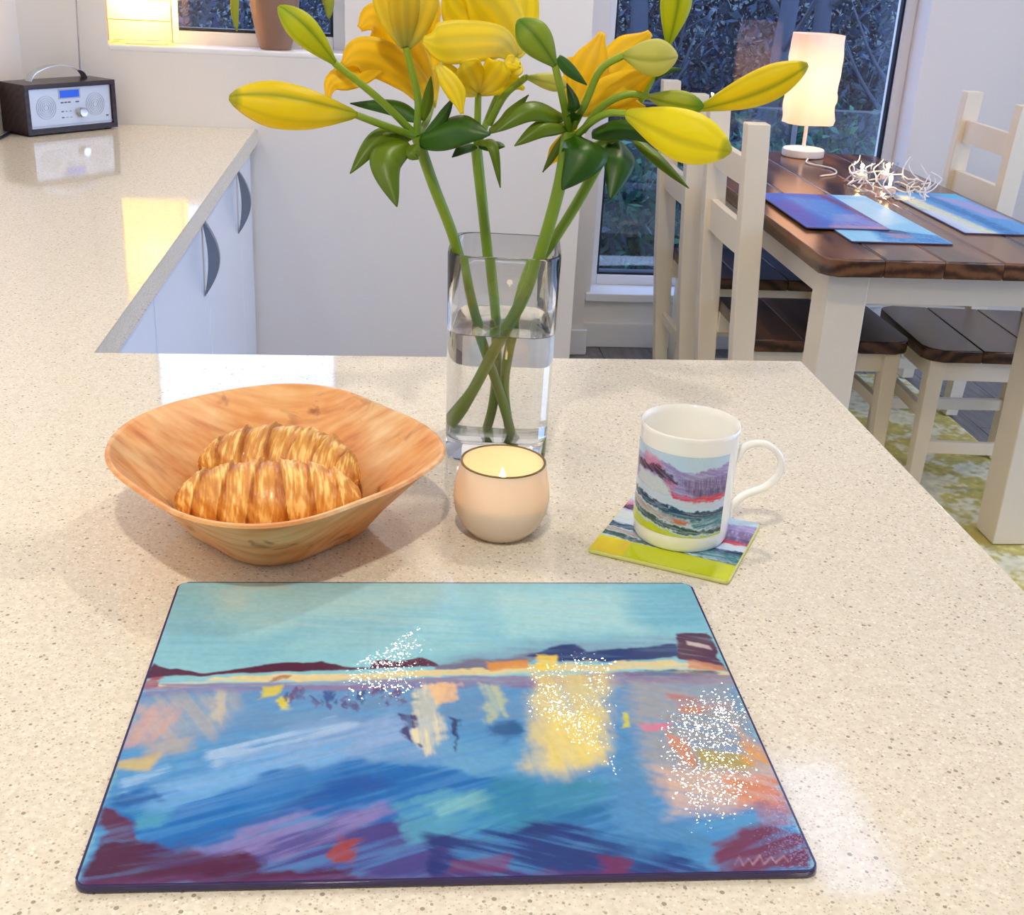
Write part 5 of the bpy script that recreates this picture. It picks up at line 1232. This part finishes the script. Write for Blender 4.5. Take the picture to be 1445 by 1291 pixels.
# ================================================================== mug and coaster
HILLS = [((150, 134, 190), [(-.6, .16), (0, .12), (.2, .10), (.45, .20), (.7, .16), (1, .10), (1.4, .12), (1.4, .52), (.5, .52), (-.6, .44)], .02, 1, .3, 10, .02),
  ((206, 130, 170), [(-.1, .04), (.12, .08), (.22, .20), (0, .24), (-.1, .2)], .03, .85, .3, 40, .02), ((58, 24, 48), [(-.3, .2), (0, .2), (.12, .16), (.3, .26), (.44, .35), (.3, .37), (.1, .27), (-.3, .3)], .015, .95, .3, 25, .025),
  ((116, 98, 138), [(.4, .3), (.7, .26), (1.2, .26), (1.2, .5), (.6, .5)], .04, .85, .7, 85, .02), ((70, 58, 90), [(.5, .40), (1.2, .38), (1.2, .47), (.6, .48)], .03, .6, .7, 85, .02),
  ((204, 216, 220), [(-.2, .3), (.15, .3), (.3, .4), (.32, .5), (.05, .50), (-.2, .46)], .03, .95, .2, 0, .02), ((200, 120, 160), [(.22, .28), (.36, .36), (.34, .46), (.26, .4)], .03, .8, .4, 60, .02),
  ((212, 58, 74), [(.3, .455), (.6, .49), (1.2, .46), (1.2, .53), (.6, .555), (.35, .515)], .015, .95, .35, 0, .02), ((198, 208, 226), [(-.3, .5), (.3, .535), (.6, .575), (1.2, .55), (1.2, .62), (.6, .64), (-.3, .56)], .012, .95, .3, 0, .016),
  ((20, 58, 94), [(-.3, .56), (.2, .60), (.5, .67), (1.2, .645), (1.2, .74), (.5, .78), (.2, .70), (-.3, .64)], .01, .98, .3, 5, .025), ((90, 130, 140), [(.2, .7), (.6, .76), (.6, .8), (.2, .76)], .02, .7, .5, 5, .02),
  ((172, 150, 140), [(-.3, .66), (.3, .74), (.6, .82), (.5, .86), (.2, .80), (-.3, .74)], .015, .95, .4, 12, .02), ((208, 112, 58), [(.38, .785), (.54, .80), (.52, .84), (.40, .83)], .012, .95, .2, 0, .015),
  ((36, 118, 130), [(.55, .76), (1.2, .72), (1.2, .9), (.6, .87)], .02, .95, .5, -10, .025), ((28, 68, 50), [(-.3, .74), (.3, .84), (.7, .91), (1.2, .87), (1.2, .96), (.6, .97), (.2, .90), (-.3, .82)], .012, .95, .4, 10, .025),
  ((192, 206, 18), [(-.3, .85), (.3, .935), (.6, .99), (1.2, .965), (1.2, 1.3), (-.3, 1.3)], .012, 1, .1, 0, .02)]
def hills_art(S, T, seed=0):
    """watercolour hills: pale sky, violet ridge, red line, teal bands, lime foreground"""
    return paint_layers(S, T, HILLS, .9, (188, 214, 234), seed)
cc = Vector((0.247, 0.9235, ZT)); crz = math.radians(-28)
coaster = empty('coaster', (cc.x, cc.y, ZT), crz, 'square coaster with lime and violet landscape print under the mug', 'coaster')
cs = .121
link('coaster_board', prism_me(round_poly(-cs/2, cs/2, -cs/2, cs/2, .004, 4), .0003, .0038, bev=.0007, seg=1), plain('coaster_edge', srgb(206, 210, 120), .4), coaster, smooth=.6)
me, U, V = grid_me(110, 110, lambda U, V: ((U-.5)*(cs-.002), (.5-V)*(cs-.002), np.full(U.shape, .0040)))
me.flip_normals()
art = hills_art(U, V*1.0+.06*0-(.22*sstep(.66, .72, V))*0, 11)
# lower quarter is flat lime with a yellow end
lime = sstep(.745, .765, V+.015*(fbm(U*8, V*8, 0, 3)-.5))[..., None]
flat = np.where((U < .24)[..., None], lin((222, 200, 10)), lin((196, 206, 12)))
art = hills_art(U, V*1.22, 11)*(1-lime)+flat*lime
set_colors(me, art.reshape(-1, 3)); link('printed_top', me, pigment('coaster_print', .12), coaster)

mc = Vector((0.2505, 0.930, ZT+.0042))
mug = empty('mug', mc, 0, 'white china mug with violet and teal landscape print and loop handle', 'mug')
M_china = plain('white_bone_china', srgb(250, 249, 243), .1, Coat_Weight=.3, Subsurface_Weight=.05)
MR, MH = .0410, .1035
link('mug_body', lathe_me([(0, .002), (.032, .002), (.034, 0), (.0385, .0005), (.0402, .004), (MR-.0003, .012), (MR, .05), (MR+.0006, MH-.004), (MR+.0012, MH-.001), (MR+.0002, MH), (MR-.0012, MH-.001), (MR-.0022, MH-.006), (MR-.0026, .05), (MR-.003, .012), (.034, .006), (0, .005)], 72), M_china, mug, smooth=1.0)
mug_r = lambda V: MR+.0003+.0006*np.clip((.0150+(1-V)*.0725-.05)/.0495, 0, 1)
a0, a1 = math.radians(-196), math.radians(-50)
me, U, V = grid_me(220, 150, lambda U, V: (mug_r(V)*np.cos(a0+(a1-a0)*U), mug_r(V)*np.sin(a0+(a1-a0)*U), .0150+(1-V)*.0725))
me.flip_normals()
set_colors(me, hills_art(np.clip((U-.30)/.70, -.5, 1), V, 11).reshape(-1, 3))
link('printed_panel', me, pigment('mug_print', .12), mug, smooth=4)
ha = math.radians(-4)
hpts = [(MR-.001, .071), (MR+.008, .0835), (MR+.024, .0855), (MR+.0375, .0745), (MR+.0385, .060), (MR+.029, .0465), (MR+.012, .0380), (MR+.002, .0275), (MR-.0005, .0195)]
path = smooth_path([(r*math.cos(ha), r*math.sin(ha), z) for r, z in hpts], 8)
vs = []; fs = []; n = len(path)
for i, p in enumerate(path):
    d = (path[min(i+1, n-1)]-path[max(i-1, 0)]).normalized(); sd = Vector((-math.sin(ha), math.cos(ha), 0)); nn = d.cross(sd)
    e_ = 1+.35*(1-min(1, min(i, n-1-i)/6))
    for j in range(12):
        a = 2*PI*j/12; vs.append(p+sd*(math.cos(a)*.0050*e_)+nn*(math.sin(a)*.0030*e_))
for i in range(n-1):
    for j in range(12): fs.append((i*12+j, i*12+(j+1) % 12, (i+1)*12+(j+1) % 12, (i+1)*12+j))
link('handle', mesh('handle', vs, fs), M_china, mug, smooth=4)

# ================================================================== glass worktop saver with the painted harbour
BX, BY, BWD, BDP, BRZ = -0.1622, 0.5113, .40, .3283, -.0055
board = empty('worktop_saver', (BX, BY, ZT), BRZ, 'large glass worktop saver printed with a blue harbour painting', 'worktop saver')
def glass_print():
    m, N, L, out = new_mat('hammered_glass_print')
    at = N.new('ShaderNodeAttribute'); at.attribute_name = 'Col'
    b = principled(N, Roughness=.35, Coat_Weight=1.0, Coat_Roughness=.03, Coat_IOR=1.5)
    b.inputs['Specular IOR Level'].default_value = .0
    L.new(at.outputs['Color'], b.inputs['Base Color'])
    tc = N.new('ShaderNodeTexCoord')
    # pimpled glass: every tiny facet leans its own way
    vo = N.new('ShaderNodeTexVoronoi'); vo.inputs['Scale'].default_value = 1200; vo.inputs['Randomness'].default_value = 1.0
    L.new(tc.outputs['Object'], vo.inputs['Vector'])
    sb = N.new('ShaderNodeVectorMath'); sb.operation = 'SUBTRACT'; sb.inputs[1].default_value = (.5, .5, .5)
    ml = N.new('ShaderNodeVectorMath'); ml.operation = 'MULTIPLY'; ml.inputs[1].default_value = (.06, .06, .0)
    ge = N.new('ShaderNodeNewGeometry'); ad = N.new('ShaderNodeVectorMath'); ad.operation = 'ADD'; no = N.new('ShaderNodeVectorMath'); no.operation = 'NORMALIZE'
    L.new(vo.outputs['Color'], sb.inputs[0]); L.new(sb.outputs[0], ml.inputs[0]); L.new(ml.outputs[0], ad.inputs[0]); L.new(ge.outputs['Normal'], ad.inputs[1])
    L.new(ad.outputs[0], no.inputs[0]); L.new(no.outputs[0], b.inputs['Coat Normal'])
    L.new(b.outputs[0], out.inputs[0])
    return m
g_ = .0015
me, U, V = grid_me(440, 360, lambda U, V: (g_+U*(BWD-2*g_), g_+(1-V)*(BDP-2*g_), np.full(U.shape, .0052)))
me.flip_normals()
# cut the print to the glass's rounded corners
ux = np.abs(U-.5)*2*(BWD/2-g_); uy = np.abs(V-.5)*2*(BDP/2-g_); rc = .006
lx = ux-(BWD/2-g_-rc); ly = uy-(BDP/2-g_-rc)
dd = np.hypot(np.maximum(lx, 0), np.maximum(ly, 0)); sc = np.where((lx > 0) & (ly > 0) & (dd > rc), rc/np.maximum(dd, 1e-6), 1.0)
co = np.zeros(len(me.vertices)*3, dtype=np.float32); me.vertices.foreach_get('co', co); co = co.reshape(-1, 3)
nx = np.where(sc < 1, (BWD/2-g_-rc)+lx*sc, ux)*np.sign(U-.5)+BWD/2; ny = -np.where(sc < 1, (BDP/2-g_-rc)+ly*sc, uy)*np.sign(V-.5)+BDP/2
co[:, 0] = nx.ravel(); co[:, 1] = ny.ravel(); me.vertices.foreach_set('co', co.ravel())
set_colors(me, paint_layers(U, V, PAINT, BDP/BWD, (110, 170, 195), 21).reshape(-1, 3))
link('printed_face', me, glass_print(), board)
link('glass_slab', prism_me(round_poly(0, BWD, 0, BDP, .007, 6), .0012, .0050, bev=.0012, seg=2), plain('glass_slab_edge', srgb(52, 44, 88), .08, vary=.2, scale=14), board, smooth=.6)
for x in (.03, BWD-.03):
    for y in (.03, BDP-.03): link('rubber_foot', lathe_me([(0, 0), (.006, 0), (.006, .0012), (0, .0012)], 16), M_dark, board, (x, y, 0))

# ================================================================== garden beyond the windows
M_soil = plain('dark_garden_ground', srgb(40, 62, 66), .95, bump=.6, scale=8, vary=.4)
gm, U, V = grid_me(120, 120, lambda U, V: ((U-.5)*40, 4.7+V*24, -0.35+.25*fbm(U*20, V*12, 0, 3)+np.maximum(0, V*24-2.5)*.11))
go = link('garden_ground', gm, M_soil, smooth=4); tag(go, 'dark sloping garden ground beyond the tall window', None, kind='structure')
def leaf_cloud(n, fn, size, seed):
    q = np.random.default_rng(seed); c = fn(q, n); a = q.normal(size=(n, 3)); a /= np.linalg.norm(a, axis=1)[:, None]
    b = np.cross(a, q.normal(size=(n, 3))); b /= np.linalg.norm(b, axis=1)[:, None]
    s = size*q.uniform(.5, 1.3, (n, 1))
    vs = np.stack([c-a*s, c+b*s*.35, c+a*s, c-b*s*.35], 1).reshape(-1, 3)
    me = bpy.data.meshes.new('leaves'); me.vertices.add(4*n); me.vertices.foreach_set('co', vs.astype(np.float32).ravel())
    me.loops.add(4*n); me.loops.foreach_set('vertex_index', np.arange(4*n, dtype=np.int32)); me.polygons.add(n); me.polygons.foreach_set('loop_start', (np.arange(n)*4).astype(np.int32))
    me.update(calc_edges=True)
    return me, q
M_fol = pigment('dusk_foliage', .7, .2)
def foliage(name, n, fn, size, seed, pal, label, cat, kind=None, parent=None):
    me, q = leaf_cloud(n, fn, size, seed)
    pc = np.array([lin(p) for p in pal])[q.integers(0, len(pal), n)]*q.uniform(.6, 1.3, (n, 1))
    set_colors(me, np.repeat(pc, 4, 0)); o = link(name, me, M_fol, parent)
    if label: tag(o, label, cat, kind=kind)
    return o
# overgrown bank closing the view
foliage('garden_undergrowth', 150000, lambda q, n: np.stack([q.uniform(-6, 10, n), q.uniform(9.0, 12.0, n), -.4+q.beta(1.1, 1.4, n)*2.9], 1), .045, 1, [(14, 40, 72), (20, 52, 86), (36, 68, 98), (14, 52, 68), (62, 84, 108)], 'tangled dark winter bank of brambles at the end of the garden', 'undergrowth', 'stuff')
foliage('garden_woodland', 90000, lambda q, n: np.stack([q.uniform(.9, 11, n), q.uniform(10.5, 13.5, n), q.uniform(1.2, 6.5, n)], 1), .11, 2, [(14, 40, 72), (20, 52, 86), (36, 68, 98), (14, 52, 68), (50, 72, 98)], 'dark blue woodland rising behind the garden bank', 'woodland', 'stuff')
sh_rnd = random.Random(9)
SHRUBS = [((1.12, 6.2, -.30), .85, 'green shrub growing low outside the tall window nearest the chairs'), ((1.85, 6.9, -.25), .7, 'dark shrub outside behind the table lamp'), ((.55, 7.2, -.25), .8, 'dark green bush outside at the window corner'), ((2.6, 7.4, -.2), .8, 'blue-green bush outside beyond the glass balustrade')]
for k, (p, r, lb) in enumerate(SHRUBS):
    s = empty('garden_shrub', p, 0, lb, 'shrub', 'shrubs outside the tall window')
    foliage('foliage', 6000, lambda q, n: np.stack([q.normal(0, r*.33, n), q.normal(0, r*.3, n), np.abs(q.normal(.35, .25, n))*r], 1), .045, 30+k, [(24, 84, 66), (18, 66, 64), (48, 104, 74), (16, 48, 66)], None, None, parent=s)
    link('shrub_stem', merge_me([tube_me([(0, 0, -.1), (sh_rnd.uniform(-.1, .1)*r, sh_rnd.uniform(-.1, .1), .3*r), (sh_rnd.uniform(-.4, .4)*r, sh_rnd.uniform(-.3, .3)*r, .75*r)], [.02, .014, .004], 6) for _ in range(5)]), plain('bark', srgb(52, 64, 82), .9, bump=.5), s, smooth=2)
def tree(p, h, seed, label):
    q = random.Random(seed); t = empty('bare_tree', p, 0, label, 'tree', 'bare trees outside the tall window'); parts = []; br = []
    pts = [Vector((0, 0, -.2))]
    for i in range(5): pts.append(pts[-1]+Vector((q.uniform(-.12, .12), q.uniform(-.1, .1), h/5)))
    parts = tube_me(smooth_path(pts, 3), [.075*(1-.8*i/15) for i in range(16)], 8)
    link('trunk', parts, MATS['bark'], t, smooth=2)
    for i in range(16):
        f = q.uniform(.1, .95); b = pts[0].lerp(pts[-1], f); a = q.uniform(0, 2*PI); l = q.uniform(.4, 1.1)
        mid = b+Vector((math.cos(a)*l*.5, math.sin(a)*l*.5, l*.5)); e = mid+Vector((math.cos(a)*l*.35+q.uniform(-.1, .1), math.sin(a)*l*.35, l*.6))
        br.append(tube_me(smooth_path([b, mid, e], 3), [.022*(1-.8*j/6) for j in range(7)], 5))
        for _ in range(3):
            c = mid.lerp(e, q.random()); br.append(tube_me([c, c+Vector((q.uniform(-.3, .3), q.uniform(-.3, .3), q.uniform(.1, .4)))], [.008, .002], 4))
    link('branches', merge_me(br), MATS['bark'], t, smooth=2)
TREES = [((1.0, 8.3, -.1), 5.4, 'bare tree outside behind the lily buds'), ((1.75, 8.8, -.05), 5.8, 'bare tree outside right of the lily buds'), ((2.35, 8.1, -.1), 5.2, 'bare tree outside directly behind the table lamp'), ((2.95, 8.7, -.05), 5.6, 'bare tree outside near the window edge beyond the lamp'), ((3.5, 8.4, -.1), 5.3, 'bare tree outside at the far window edge')]
for k, (p, h, lb) in enumerate(TREES): tree(p, h, 50+k, lb)
# glass balustrade at the edge of the terrace
bal = empty('glass_balustrade', (0, 0, 0), 0, 'glass balustrade with thin metal posts outside the tall window', 'balustrade')
yb_ = 5.5
for k in range(3):
    x0 = .9+k*.95
    box('glass_panel', (x0, x0+.9, yb_, yb_+.01, -.25, .765), M_pane, bal)
for k in range(4): box('post', (.85+k*.95-.012, .85+k*.95+.012, yb_-.02, yb_+.03, -.35, .74), M_steel, bal, bev=.003)
box('handrail', (.84, 3.72, yb_-.004, yb_+.014, .765, .772), M_steel, bal)
